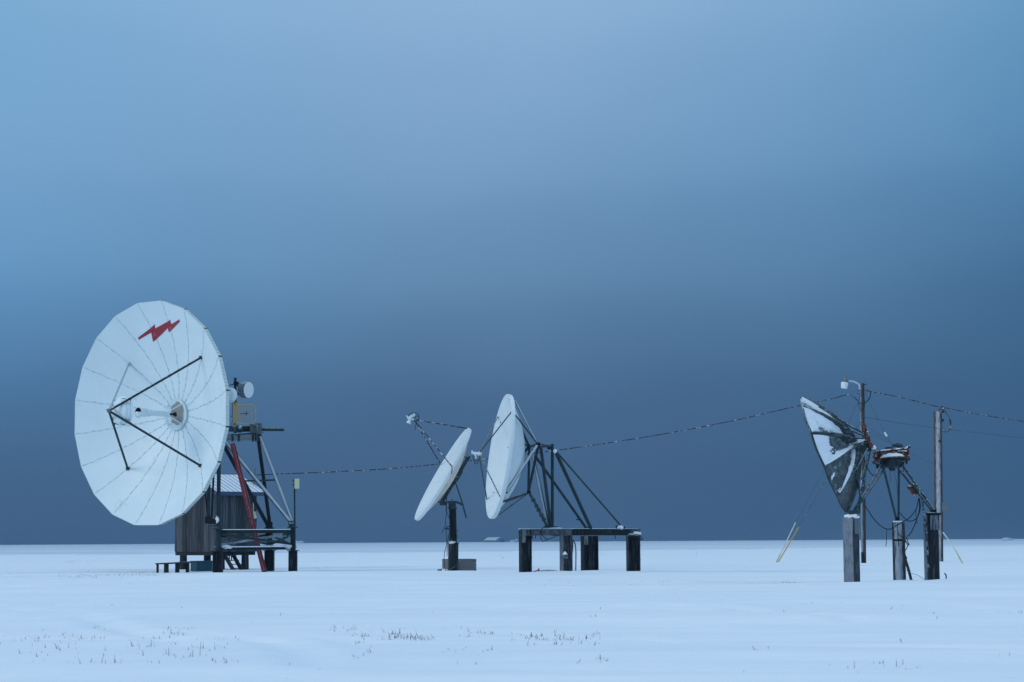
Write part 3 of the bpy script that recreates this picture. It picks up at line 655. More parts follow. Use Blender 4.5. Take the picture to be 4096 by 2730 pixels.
mb = MB(); mb.box(c2(478, 410, 84), .38, .34, .10); mb.tube(c2(482, 490, 84), c2(482, 430, 84), .155, n=18); mb.tube(c2(484, 512, 84), c2(484, 488, 84), .195, n=18); mb.bar(c2(545, 405, 83.9), c2(650, 455, 83.9), .12, .09); mb.tube(c2(480, 380, 84), c2(480, 370, 84), .05)
part(mb, 'pivot_head', m_tubef, s2)
pt_ = c2(487, 505, 84); pm = c2(500, 1020, 84)
part(MB().tube(V(b2.x+.02, 84, pm.z), V(pt_.x, 84, pt_.z), .148, n=24).box(c2(440, 775, 83.85), .2, .05, .03).box(c2(490, 900, 83.84), .36, .1, .02), 'upper_pipe', m_black, s2)
part(MB().tube(b2, V(b2.x+.02, 84, pm.z), .212, n=28).tube(pm-Z*.02, pm+Z*.02, .235, n=28), 'lower_pipe', m_pile, s2)
parts(MB().box(c2(562, 835, 83.9), .05, .1, .15).box(c2(562, 925, 83.9), .06, .1, .15), 'junction_box', m_grey, s2)
parts(MB().ball(c2(480, 1012, 83.85), .14, .12, .06, rough=.4), 'snow_lump', m_snowcap, s2)
mb = MB(); c2y = 83.7
for pl_ in (((400,60),(425,180),(400,330),(395,560),(380,700),(400,790),(440,810)), ((400,560),(440,660),(460,760)), ((350,780),(400,800),(460,800)), ((330,865),(345,825),(380,805),(450,835)), ((385,800),(400,940),(395,1050),(365,1180),(362,1320),(385,1430),(440,1445)), ((430,900),(412,1010),(402,1220)), ((450,820),(432,900),(440,1000))):
    mb.path(smooth([c2(x, y, c2y) for x, y in pl_]), .013)
mb.path(smooth([c1(*q) for q in ((700,812,81.75),(712,838,81.72),(715,880,81.7),(708,930,81.9),(682,965,82.6),(672,1060,83.4),(650,1200,83.6),(640,1400,83.7))]), .016)
parts(mb, 'cable', m_cabledk, s2)
# crate at its foot and bits
o_ = c2(430, 1262, 85.2); ex = V(1, .06, 0).normalized(); ey = V(-.30, 1.3, 0).normalized(); W_, D_ = 1.13, 1.35
ztop = .46
bx = thing('wooden_planter_box', 'open grey plank box on the snow behind the black pipe', 'box', V(o_.x, o_.y, 0))
o_ = V(o_.x, o_.y, 0)
for p, q in ((o_, o_+ex*W_), (o_+ex*W_, o_+ex*W_+ey*D_), (o_+ex*W_+ey*D_, o_+ey*D_), (o_+ey*D_, o_)):
    mb = MB()
    for k in range(4): mb.bar(p+Z*(-.08+k*.165+.0), q+Z*(-.08+k*.165), .04, .158)
    part(mb, 'side_boards', m_boards, bx)
jk_ = c2(295, 1420, 83.5); jk_.z = H(jk_.x, jk_.y)+.04
single(MB().lathe(jk_-V(.09, 0, 0), V(1, .2, .15), [(0, 0), (.055, 0), (.06, .02), (.055, .16), (.06, .18), (.02, .18)], 16), 'discarded_can', m_grey, 'small grey can lying in the snow left of the black pipe', 'can', jk_)
sm = c2(350, 1425, 83.9); single(MB().ball(V(sm.x, 84, H(sm.x, 84)), .24, .3, .13, rough=.5).ball(V(sm.x+.22, 84, H(sm.x, 84)), .15, .2, .09, rough=.5), 'snow_mound', m_snowcap, 'little heap of snow beside the foot of the black pipe', 'snow heap')
a = c2(450, 1415, 83.6); single(MB().bar(a, c2(575, 1345, 83.7), .08, .03).bar(c2(585, 1340, 83.7), c2(588, 1455, 83.7), .03, .03), 'steel_scrap', m_tubef, 'bent steel bar propped against the foot of the black pipe', 'scrap', a)

# ================================================================== THIRD DISH on a frame
k3 = crop(1860, 1540, 2.704); k5 = crop(2180, 1720, 3.7333); k4 = crop(2040, 2040, 4.202)
D3 = Dish((-.5228, 74, 4.3019), 1.4021, .1382, 2.2768, .80)
s3 = thing('satellite_dish', 'white dish turned nearly side-on with tube struts behind, on a timber-legged stand', 'satellite dish', V(1.0, 74.3, 1.66), 'satellite dishes on the snow field')
pr, bk = shell(D3, .14); mb = MB(); mb.lathe(D3.vtx, D3.n, pr+bk, 72); 
for a in (20, 50, 80, 110, 140): mb.obox(D3.at(2.13, R(a), .01), D3.e1*.01, D3.e2*.03, D3.n*.01)
part(mb, 'reflector', m_white2, s3)
mb = MB()
for x, y in ((470,185),(460,158),(445,130)): 
    pass
q = D3.at(2.1, R(28), .02)
em3 = []
for x, y in ((-.16, -.05), (-.10, -.12), (.06, -.02), (.16, .10), (.10, .16), (-.06, .06)):
    x, y = 1.62+x, 1.20+y; em3.append(D3.at(math.hypot(x, y), math.atan2(x, y), .05))
part(MB().add(em3, [tuple(range(6))]), 'emblem', m_emblem, s3)
mb = MB()
for a, r in ((8, 2.1), (10, 2.0), (12, 1.9), (-45, 2.15), (-48, 2.0), (-70, 1.3), (-100, 1.2), (170, 2.1), (225, 2.1), (228, 1.9)): mb.obox(D3.at(r, R(a), .036), D3.e1*.016, D3.e2*.016, D3.n*.01)
parts(mb, 'bolt_head', m_black, s3)
fp = k3(150, 742, 73.9)
for a in (-45, 45, 135, 225): part(MB().tube(fp, D3.at(2.2, R(a), .02), .022, n=8), 'feed_strut', m_tubef, s3)
mb = MB(); mb.bar(k3(72, 738, 73.9), k3(145, 742, 73.9), .10, .09); mb.box(k3(78, 730, 73.9), .06, .1, .12); mb.box(k3(112, 778, 73.9), .08, .08, .14); mb.lathe(k3(150, 745, 73.9), D3.n*-1, [(0, -.02), (.07, -.02), (.09, .02), (.07, .09), (0, .09)], 16)
part(mb, 'feed_unit', m_radome, s3)
parts(MB().path(smooth([k3(*q, 73.8) for q in ((85,755),(90,810),(115,855),(140,840),(145,800),(120,830),(100,810),(105,770))]), .012), 'cable', m_cabledk, s3)
Na, Nb, Nc = k3(788, 645, 73.5), k3(695, 668, 75.0), k3(685, 1168, 74.3)
def tb(p, q, r=.045, mat=None, name='truss_tube'): part(MB().tube(p, q, r, n=10), name, mat or m_steel, s3)
tb(D3.at(2.15, R(18), -.15), Na, .035, m_stripe); tb(D3.at(2.1, R(-18), -.15), Nb, .045)
tb(D3.at(2.2, R(50), -.12), Na, .028, m_tubef); tb(D3.at(2.2, R(-60), -.12), Nb, .045); tb(k3(600, 625, 74.6), Nb, .03)
tb(Na, D3.at(2.2, R(128), -.14), .055, m_stripe); tb(Nb, D3.at(2.1, R(-118), -.14), .05)
tb(D3.at(2.25, R(138), -.12), Nc, .045); tb(D3.at(2.0, R(-150), -.14), Nc, .045); tb(D3.at(2.15, R(168), -.15), Nc, .03, m_tubef)
tb(Na, Nb, .05); tb(Na+V(.03, 0, .02), Nc, .05); tb(Nb, Nc, .045)
F1 = k4(690, 300, 74.3); F2 = k4(1310, 305, 75.0); F3 = k4(1890, 300, 77.4)
mtop = k3(945, 640, 74.4)
part(MB().tube(V(F1.x+.05, 74.4, F1.z), V(mtop.x, 74.4, mtop.z), .055, n=14), 'mast', m_steel, s3)
tb(Na+V(.1, 0, -.05), F1, .06, m_steel); tb(k3(725, 720, 74.6), F1+V(-.12, .1, 0), .05, m_stripe); tb(Nb+V(.1, -.3, -.1), F1+V(-.05, .2, 0), .03, m_tubef)
tb(k3(760, 770, 74.5), k4(1275, 300, 75), .05); tb(Na, k3(935, 668, 74.4), .05); tb(Nb, k3(935, 672, 74.4), .03)
mb = MB(); mb.box(k3(790, 645, 73.5), .16, .16, .14); mb.box(k3(695, 668, 75), .14, .14, .12); mb.box(k3(910, 680, 74.3), .12, .14, .14); mb.box(k3(690, 1165, 74.3), .16, .14, .1)
parts(mb, 'node_bracket', m_black, s3)
parts(MB().ball(k5(148, 318, 74.35), .075, rough=.3), 'snow_lump', m_snowcap, s3)
hd = k5(160, 330, 74.5); tb(hd, F2+V(.1, 0, 0), .065); tb(hd+V(.03, 0, 0), F3, .035, m_stripe)
pj = [k3(700, 1178, 74.2), k3(770, 1300, 74.2), k3(830, 1420, 74.25), k3(890, 1530, 74.3)]
mb = MB(); mb.path(pj, .05, 8)
for t_ in (.2, .38, .5, .66, .8): p = pj[0].lerp(pj[-1], t_); mb.obox(p, V(.07, 0, .04), V(0, .08, 0), V(-.02, 0, .035))
part(mb, 'tilt_jack', m_tubef, s3)
parts(MB().box(F2, .3, .2, .06).box(F1+V(0, 0, .02), .5, .3, .05).box(F3, .2, .2, .08).box(k4(1800, 290, 77.3), .1, .14, .12).box(k4(1145, 165, 74.9), .14, .1, .05), 'foot_plate', m_steel, s3)
parts(MB().path(smooth([k4(*q, 73.9) for q in ((610,250),(540,320),(525,400),(600,480),(640,495),(760,450),(810,430))]), .014).path(smooth([k4(*q, 73.95) for q in ((540,320),(515,400),(530,510),(570,530),(640,495))]), .014), 'cable', m_cabledk, s3)
# the stand
st = thing('steel_stand', 'low black beam stand on four heavy piles carrying the side-on dish', 'stand', V(1.2, 75, 0))
TOP = 1.655
PL = {}
for nm, (u, Y, wd, rz, mt_) in {'a': (2102, 74, .42, 18, m_pile), 'b': (2265, 74.2, .40, 25, m_pilef), 'c': (2359, 75, .58, 12, m_pile), 'd': (2534, 78.8, .50, 8, m_pile)}.items():
    b0 = on(u, 2300, Y); PL[nm] = b0; rzz = R(rz)
    mb = MB()
    if nm in 'ab': mb.hbeam(b0, V(b0.x, b0.y, TOP-.05), wd*.8, wd*.92, V(math.cos(rzz), math.sin(rzz), 0), .035); mb.box(b0+Z*(TOP*.5)+V(.06, .1, 0), wd*.5, .06, TOP, rzz)
    else:
        mb.hbeam(b0, V(b0.x, b0.y, TOP-.26), wd*.85, wd*.95, V(math.cos(rzz), math.sin(rzz), 0), .035)
        for k in (-.2, .02, .22): mb.box(b0+Z*((TOP-.3)/2)+V(wd*k, -.04+abs(k)*.3, 0), .13, .12, TOP-.3, rzz)
    part(mb, 'pile', mt_, st, 'rime-crusted pile' if nm == 'b' else None)
def bm_(p, q, name='beam', mat=m_pile, ht=.24):
    part(MB().hbeam(V(p.x, p.y, TOP-ht/2), V(q.x, q.y, TOP-ht/2), .22, ht, Z, .025), name, mat, st)
a, b, c, d = (PL[k] for k in 'abcd')
bm_(a+V(-.18, -.05, 0), b+V(.22, -.05, 0), mat=m_beamf); bm_(b+V(.25, .1, 0), c+V(-.0, 0, 0)); bm_(c+V(-.1, 0, 0), d+V(.22, 0, 0), mat=m_pile)
tp = MB()
for p, q in ((a+V(-.24, 0, 0), b+V(.25, 0, 0)), (b+V(.25, .1, 0), c), (c, d+V(.2, 0, 0))): 
    n8 = 14
    for i in range(n8):
        x0, x1 = p.lerp(q, i/n8), p.lerp(q, (i+1)/n8); h_ = .012+.018*abs(noise.noise(x0*1.7)); tp.obox(V((x0.x+x1.x)/2, (x0.y+x1.y)/2, TOP+h_/2+.002), (V(x1.x, x1.y, 0)-V(x0.x, x0.y, 0))/2, V(0, .10, 0), Z*h_/2)
part(tp, 'snow_cover', m_snowcap, st)
mb = MB(); mb.box(k4(1118, 392, 74.6), .15, .12, .15); mb.box(k4(2052, 370, 78.2), .18, .14, .14); mb.box(k4(1960, 390, 78.1), .15, .12, .2); mb.box(k4(905, 790, 73.95), .28, .1, .14); mb.box(k4(235, 440, 73.75), .13, .05, .5); mb.box(k4(1280, 510, 74.6), .14, .05, .34); mb.box(k4(2135, 360, 78.5), .2, .1, .14)
parts(mb, 'cover_plate', m_beamf, st)
mb = MB()
for x0, y0, x1, y1 in ((130,375,180,375),(355,480,395,480),(373,430,373,480),(430,420,430,485),(355,795,373,795),(150,1080,165,1080),(1768,400,1768,490),(2180,602,2198,602),(2180,835,2198,835),(690,430,850,430),(1150,1150,1180,1150)): mb.tube(k4(x0, y0, 73.8 if x0 < 1700 else 78.2), k4(x1+.5, y1, 73.8 if x0 < 1700 else 78.2), .014, n=6)
parts(mb, 'bolt_rod', m_black, st)
parts(MB().lathe(k4(925, 752, 73.88), Z, [(.09, 0), (.06, .06), (.0, .12)], 10).ball(k4(2135, 400, 78.0), .16, .1, .07, rough=.4).ball(k4(2030, 415, 78.0), .14, .1, .03, rough=.4).ball(k4(1845, 300, 77.3), .14, .12, .08, rough=.4).ball(k4(760, 312, 74.2), .26, .1, .03, rough=.3), 'snow_lump', m_snowcap, st)
mb = MB()
mb.path(smooth([k4(*q, 73.9) for q in ((1052,505),(1085,550),(1105,640),(1108,800),(1104,1100))]), .02); mb.path(smooth([k4(*q, 73.85) for q in ((1052,505),(1058,600),(1045,760),(1038,900),(1050,1100))]), .014)
mb.path(smooth([k4(*q, 77.9) for q in ((2000,420),(2080,430),(2150,420),(2200,450),(2225,490),(2205,505),(2160,440),(2165,560),(2175,640),(2172,800),(2178,1030))]), .016); mb.path(smooth([k4(*q, 77.85) for q in ((2010,440),(2070,425),(2140,435),(2155,500),(2172,600),(2178,700))]), .012)
parts(mb, 'cable', m_cabledk, st)
# red scrap frame and covered reel lid
rfz = k4(300, 1085, 73.2); rt = thing('red_handled_trestle', 'small red-ended frame half buried in the snow beside the leftmost stand pile', 'trestle', V(rfz.x, rfz.y, H(rfz.x, rfz.y)))
part(MB().bar(k4(300, 1040, 73.3), k4(308, 1110, 73.3), .05, .07), 'end_plate', m_red, rt); part(MB().bar(k4(482, 985, 73.3), k4(495, 1105, 73.3), .05, .07), 'end_plate', m_red, rt)
parts(MB().tube(k4(330, 1068, 73.3), k4(485, 1012, 73.3), .022).tube(k4(345, 1098, 73.3), k4(488, 1050, 73.3), .02), 'cross_bar', m_wood, rt)
lc = k4(645, 1085, 73.9); lz = H(lc.x, lc.y)
single(MB().lathe(V(lc.x, lc.y, lz-.05), Z, [(.37, 0), (.38, .10), (.35, .12), (.2, .15), (0, .16)], 32), 'buried_drum_lid', m_lid, 'round snow-dusted drum lid in the snow under the stand', 'lid', V(lc.x, lc.y, lz))

# ================================================================== FOURTH DISH, derelict, on three posts
kA = crop(3160, 1480, 2.613); kB = crop(3400, 1480, 3.015); kC = crop(3320, 1980, 4.127); kD = crop(3400, 1780, 4.356)
D4 = Dish((8.8758, 58, 3.60), 1.8097, -.3552, 1.787, .80)
s4 = thing('derelict_dish', 'wrecked dark ribbed dish seen from behind, streaked with snow, on a rusty turntable', 'satellite dish', V(10.6, 58.5, 1.85))
RA = [5+32.7*k for k in range(11)]
mb = MB(); nr = 10; vs = []; fs = []
for k in range(11):       # eleven nearly flat petals
    a0, a1 = R(RA[k]), R(RA[k]+32.7); base = len(mb.v); g_ = []
    for j in range(nr+1):
        r = .16+(1.787-.16)*j/nr
        for i in range(7):
            t = i/6; a = a0+(a1-a0)*t; rr = r*(1-.035*math.sin(math.pi*t)); sag = .085*math.sin(math.pi*t)*(r/1.787)
            g_.append(D4.at(rr, a, sag))
    f_ = [(j*7+i, j*7+i+1, (j+1)*7+i+1, (j+1)*7+i) for j in range(nr) for i in range(6)]
    mi = 1 if k in (4, 5) else 0
    mb.add(g_, f_, mi); mb.add([p+D4.n*.012 for p in g_], [q[::-1] for q in f_], mi)
part(mb, 'reflector', [m_patina, m_patinarust], s4)
for k in range(11):       # radial ribs standing off the back
    a = R(RA[k]); vs = []; n9 = 14; tdir = (D4.e1*math.cos(a)-D4.e2*math.sin(a))
    for j in range(n9+1):
        r = .12+(1.78-.12)*j/n9; hh = .26*(1-.74*j/n9)+.018
        p = D4.at(r, a); q = p-D4.n*hh*.9
        vs += [p+tdir*.012, p-tdir*.012, q-tdir*.012, q+tdir*.012]
    fs = []
    for j in range(n9):
        for i in range(4): fs.append((j*4+i, j*4+(i+1) % 4, (j+1)*4+(i+1) % 4, (j+1)*4+i))
    fs += [(0, 1, 2, 3), (n9*4+3, n9*4+2, n9*4+1, n9*4)]
    part(MB().add(vs, fs), 'rib', m_patina, s4)
def snow_on_rib(k, w0, w1, r0=.2, r1=1.72, hmax=.10):
    a = R(RA[k]); sg = -1 if k in (1, 2, 3, 4) else 1; vs = []; n9 = 18
    for j in range(n9+1):
        t = j/n9; r = r0+(r1-r0)*t; wd = (w0+(w1-w0)*t)*math.sin(math.pi*min(max(t*.92+.06, 0), 1))**.5*(1+.9*noise.noise(V(t*5, k, 0))+.5*noise.noise(V(t*17, k, 3))); hh = hmax*(1-.6*t)+.02
        p = D4.at(r, a, -.006); pr_ = D4.at(r, a-R(1)*0, -.006); da = wd/max(r, .15)
        o = D4.at(r, a-da if k else a+da, -.006); up = p-D4.n*hh
        mid = (o+up)/2-D4.n*hh*.30
        vs += [p, o, mid, up]
    fs = []
    for j in range(n9):
        for i in range(4): fs.append((j*4+i, j*4+(i+1) % 4, (j+1)*4+(i+1) % 4, (j+1)*4+i))
    fs += [(0, 1, 2, 3), (n9*4+3, n9*4+2, n9*4+1, n9*4)]
    return MB().add(vs, fs)
part(snow_on_rib(1, .03, .05, hmax=.07), 'snow_drift', m_snowcap, s4)
part(snow_on_rib(3, .07, .06, .2, 1.74, .12), 'snow_drift', m_snowcap, s4); part(snow_on_rib(4, .08, .08, .2, 1.7, .10), 'snow_drift', m_snowcap, s4)
def snow_patch(k, mask, th=.05):
    nr_, na_ = 80, 54; a0 = R(RA[k]); da = R(32.7); vs = []; ok = []
    for j in range(nr_+1):
        for i in range(na_+1):
            q = j/nr_; t = i/na_; r = .16+(1.787-.16)*q; mk = mask(q, t)+.13*noise.noise(V(q*6, t*4, k))+.09*noise.noise(V(q*17, t*12, k))+.05*noise.noise(V(q*40, t*30, k))
            rr = r*(1-.035*math.sin(math.pi*t)); sg_ = .085*math.sin(math.pi*t)*(r/1.787)
            vs.append(D4.at(rr, a0+da*t, sg_-min(max(mk, -.01)*.35, th))); ok.append(mk > 0)
    fs = []
    for j in range(nr_):
        for i in range(na_):
            q = (j*(na_+1)+i, j*(na_+1)+i+1, (j+1)*(na_+1)+i+1, (j+1)*(na_+1)+i)
            if sum(ok[x] for x in q) >= 2: fs.append(q[::-1])
    part(MB().add(vs, fs), 'snow_patch', m_patch, s4)
snow_patch(0, lambda r, t: .42-t if r > .1 else -1)
snow_patch(1, lambda r, t: min(.74-t+max(0, r-.80)*2.2, (r-.22)*1.5, t-.04+.1))
snow_patch(2, lambda r, t: max(min(r-.70, .3), (t-.80)*1.2, .02-((r-.47)/.3)**2*0-.5*(1-abs(r-.5))) if not (t < .06 and r > .6) else -.1)
snow_patch(3, lambda r, t: -.10 if not (.84 < r < .95 and .36+.5*(r-.84) < t < .43+.8*(r-.84)) else .04)
mb = MB()                 # rim bead
pts = [D4.at(1.79, R(a), 0) for a in range(0, 361, 6)]; mb.path(pts, .016, 6); part(mb, 'rim_bead', m_tubef, s4)
h0, h1 = kA(650, 850, 57.8), kA(800, 785, 57.9)
mb = MB(); mb.lathe(h0, h1-h0, [(0, -.05), (.20, -.05), (.19, .05), (.185, (h1-h0).length), (.22, (h1-h0).length+.005), (.22, (h1-h0).length+.03), (0, (h1-h0).length+.03)], 8, ph=.4)
hb = part(mb, 'hub_drum', m_steel, s4)
mb = MB(); dh = (h1-h0).normalized(); upn = V(-dh.z, 0, dh.x)
mb.loft([h0+upn*.19+V(0, y, 0) for y in (-.1, .1)]+[h0+upn*.14+V(0, .15, 0), h0+upn*.14+V(0, -.15, 0)], [h1+upn*.20+V(0, y, 0) for y in (-.1, .1)]+[h1+upn*.14+V(0, .15, 0), h1+upn*.14+V(0, -.15, 0)])
mb.ball(h0.lerp(h1, .65)+upn*.19, .15, .13, .05, rough=.4); mb.ball(h0.lerp(h1, .2)+upn*.18, .12, .12, .04, rough=.4)
part(mb, 'snow_cap', m_snowcap, hb)
for (x0, y0, Y0), (x1, y1, Y1) in (((300,385,57.4),(770,668,57.8)), ((480,572,57.2),(775,692,57.8)), ((232,692,56.6),(790,718,57.6)), ((380,540,59),(780,690,58.2)), ((340,430,58.8),(740,650,58.2))):
    part(MB().tube(kA(x0, y0, Y0), kA(x1, y1, Y1), .021, n=8), 'stay_rod', m_steelf if x0 != 232 else m_steel, s4)
mb = MB(); a, b = kA(757, 562, 57.8), kA(848, 822, 57.8); mb.bar(a, b, .105, .10, V(0, -1, 0)); mb.bar(a+V(-.03, -.1, 0), b+V(-.03, -.1, 0), .03, .14, V(0, -1, 0))
for t_ in (.1, .35, .55, .75, .9): mb.box(a.lerp(b, t_)+V(.03, -.12, 0), .06, .05, .05)
part(mb, 'rusty_arm', m_rust, s4)
# turntable
tcn = kB(495, 1068, 59); tax = V(-.06, .16, 1).normalized()
tt = MB(); tt.lathe(tcn, tax, [(.53, -.085), (.55, -.08), (.55, -.06), (.49, -.05), (.475, .03), (.475, .075), (.52, .08), (.52, .10), (.40, .105)], 40)
ttb = part(tt, 'turntable', m_rust, s4)
part(MB().lathe(tcn, tax, [(.40, .10), (.40, .0), (.46, -.02), (.50, -.075), (.3, -.09), (0, -.09)], 32), 'dark_underside', m_black, s4)  # separate black disc that darkens the underside of the ring
mb = MB()
for i in range(26):
    a = R(250+i*1.6*1.4-18); r = .485
    e1_, s1_, u1_ = frame(tax)
pts_t, pts_b = [], []
for i in range(17):
    a = R(-138+i*5.2); dd = V(math.cos(a), math.sin(a), 0); dd = (dd-tax*dd.dot(tax)).normalized(); hgt = .065*math.sin(math.pi*i/16)**.5*(1+.5*noise.noise(V(i*.6, 1, 1)))
    mbp = tcn+dd*.482; pts_b.append([mbp+tax*-.05, mbp+dd*.055+tax*-.045, mbp+dd*.03+tax*(-.03+hgt*1.2), mbp+tax*(-.02+hgt*1.4)])
for i in range(16): mb.loft(pts_b[i], pts_b[i+1])
part(mb, 'snow_cover', m_snowcap, ttb)
mb = MB(); mb.lathe(tcn, -tax, [(.30, .06), (.28, .14), (.2, .22), (.10, .30), (.09, .36), (.05, .38), (0, .38)], 20)
for i in range(30):
    a = random.uniform(0, 6.28); r = random.uniform(.12, .46); mb.box(tcn+V(r*math.cos(a), r*math.sin(a), -random.uniform(.10, .26)), random.uniform(.04, .09), .06, random.uniform(.06, .16), a)
part(mb, 'gear_train', m_tubef, s4)
mb = MB(); mb.tube(kB(310, 988, 58.7), kB(690, 948, 58.7), .036); mb.tube(kB(330, 1000, 59.2), kB(690, 985, 59.2), .03); mb.tube(kB(425, 990, 58.8), kB(640, 950, 58.9), .045)
mb.tube(kB(300, 960, 58.7), kB(305, 1050, 58.7), .035); mb.tube(kB(700, 950, 58.7), kB(712, 1070, 58.7), .025); mb.tube(kB(685, 945, 58.7), kB(718, 922, 58.7), .04); mb.tube(kB(280, 990, 58.7), kB(320, 1050, 58.7), .03)
mb.box(kB(700, 985, 58.8), .06, .08, .16)
parts(mb, 'top_tube', m_rust, s4)
mb = MB(); mb.ball(kB(716, 927, 58.65), .045)
for x, y, s_ in ((450,945,.06),(490,942,.06),(545,915,.08),(580,905,.08),(612,915,.06),(600,930,.06),(655,940,.04),(335,1000,.05),(640,1080,.05)): mb.box(kB(x, y, 58.8), s_*1.5, s_*1.5, s_, random.random())
parts(mb, 'fitting', m_tubef, s4)
kb = kB(287, 937, 58.5); mb = MB().lathe(kb+V(0, .09, 0), V(-.15, -1, .05), [(0, 0), (.085, 0), (.085, .09), (0, .09)], 20)
ec = part(mb, 'end_cap', m_black, s4); part(MB().lathe(kb, V(-.15, -1, .05), [(.07, .0), (.07, .02), (.04, .035), (0, .04)], 20), 'snow_cap', m_snowcap, ec)
# legs
topA, topB, topC = kD(62, 1160, 57.2), kD(822, 1290, 60.2), kD(1450, 1150, 58.6)
for p, q in ((kD(540, 365, 58.8), topA), (kD(600, 415, 59.1), topA+V(.04, .05, 0)), (kD(598, 465, 59.3), topB-V(.03, 0, 0)), (kD(852, 395, 59.2), topB+V(.04, 0, 0)), (kD(820, 385, 58.8), topC-V(.03, 0, 0)), (kD(930, 375, 59.2), topC+V(.03, 0, 0))):
    part(MB().tube(p, q, .036, n=10), 'leg', m_tubef, s4)
for p, q, r in ((kA(812, 822, 57.6), kA(682, 1065, 57.0), .022), (kA(838, 845, 57.9), kA(715, 1420, 57.3), .032), (kA(830, 850, 57.7), kA(745, 1150, 57.2), .022), (kA(700, 1040, 57), kA(735, 1340, 57.2), .026), (kA(650, 880, 57.9), kA(745, 1345, 57.3), .034), (kA(745, 1360, 57.2), kA(665, 1490, 57.2), .04), (kA(730, 1340, 57.2), kA(725, 1500, 57.3), .03)):
    part(MB().tube(p, q, r, n=8), 'brace_rod', m_tubef, s4)
part(MB().box(topA+V(0, 0, -.02), .3, .24, .10).box(kA(745, 1362, 57.2), .12, .1, .12), 'foot_bracket', m_tubef, s4)
part(MB().box(topB, .12, .12, .1).box(topB-Z*.09, .07, .07, .1), 'foot_bracket', m_black, s4)
part(MB().box(topC, .16, .16, .08).lathe(topC-Z*.13, Z, [(.22, 0), (.22, .07), (0, .08)], 20), 'foot_bracket', m_black, s4)
mb = MB(); q4 = [kD(990, 735, 58.6), kD(1045, 690, 58.6), kD(1185, 845, 58.6), kD(1110, 890, 58.6)]; mb.loft(q4, [p+V(.02, .16, 0) for p in q4]); jb = part(mb, 'control_box', m_rust, s4)
part(MB().tube(kD(1090, 680, 58.55), kD(1220, 830, 58.55), .05), 'actuator', m_steelf, s4)
mb = MB(); 
for pl_ in (((1460,60),(1420,240),(1300,390),(1160,470),(1040,545),(960,570),(860,530),(740,420),(650,290),(580,180)), ((1480,60),(1490,230),(1440,370),(1370,425),(1290,430),(1215,370),(1150,290)), ((1470,50),(1475,250),(1420,440),(1370,560),(1320,650),(1270,690)), ((1420,250),(1425,400),(1440,480)), ((930,570),(932,760),(920,860))):
    mb.path(smooth([kC(x, y, 58.3) for x, y in pl_]), .009 if len(pl_) < 4 else .014)
mb.path(smooth([kD(*q, 58.9) for q in ((215,180),(290,360),(340,470),(410,540),(480,550),(530,520))]), .013)
mb.path(smooth([kD(*q, 59) for q in ((768,430),(790,570),(815,700),(830,900))]), .005); mb.path(smooth([kD(*q, 59) for q in ((695,440),(702,560),(700,640))]), .006); mb.path(smooth([kD(*q, 58.9) for q in ((938,290),(925,400),(930,480))]), .012)
parts(mb, 'hanging_cable', m_cabledk, s4)
# posts
def post(u0, u1, Y, ztop, mat, label, kind):
    c = on((u0+u1)/2, 2320, Y); wd = (u1-u0)/F*Y
    t = thing('foundation_post', label, 'post', c+Z*.12, 'posts carrying the derelict dish')
    top = V(c.x, c.y, ztop)
    if kind == 'square':
        rz = R(-52); mb = MB(); s_ = wd/1.40
        mb.box((c+top)/2+V(-.03, 0, 0), s_, s_, (top-c).length, R(48))
        part(mb, 'timber', mat, t); part(MB().box(top-Z*.24+V(.125, -.085*1.0, 0), .235, .015, .46, R(48)), 'cover_plate', m_grey, t)
        part(MB().ball(top+V(0, -.02, .01), .2, .18, .08, rough=.4), 'snow_cap', m_snowcap, t)
    elif kind == 'round':
        part(MB().tube(c, top, wd*.39, n=24), 'timber', m_post, t); part(MB().tube(V(c.x+wd*.36, c.y+.05, top.z-1.9), V(c.x+wd*.36, c.y+.05, top.z-.03), wd*.15, n=12), 'conduit', m_pole, t)
        part(MB().lathe(top, Z, [(wd*.36, 0), (wd*.3, .03), (0, .04)], 16), 'snow_cap', m_snowcap, t)
        part(MB().tube(top-Z*.56, top-Z*.50, wd*.40, n=24), 'band', m_black, t)
    else:
        part(MB().tube(V(c.x+.08, c.y, c.z), V(c.x+.08, c.y, top.z), wd*.36, n=20), 'timber', mat, t); part(MB().tube(V(c.x-wd*.30, c.y+.02, c.z), V(c.x-wd*.30, c.y, top.z-.01), wd*.20, n=12), 'timber', m_pilef, t)
        part(MB().box(V(c.x+.10, c.y-wd*.34, top.z-.24), .26, .03, .42), 'cover_plate', m_pilef, t); part(MB().lathe(top+V(.04, 0, 0), Z, [(wd*.4, 0), (wd*.3, .05), (0, .06)], 16), 'snow_cap', m_snowcap, t)
    return t
zA, zB, zC = kC(0, 368, 57.2).z, kC(0, 452, 60.2).z, kC(0, 325, 58.6).z
zA, zB, zC = P(3413, 2069, 57.2).z, P(3594, 2089, 60.2).z, P(3728, 2058, 58.6).z
post(3380, 3445, 57.2, zA, m_pilef, 'square frosted timber post, leftmost under the derelict dish', 'square')
post(3567, 3625, 60.2, zB, m_pilef, 'round frosted post with a dark band, middle one under the derelict dish', 'round')
pC = post(3699, 3756, 58.6, zC, m_pile, 'split dark double timber post with a plate, rightmost under the derelict dish', 'double')
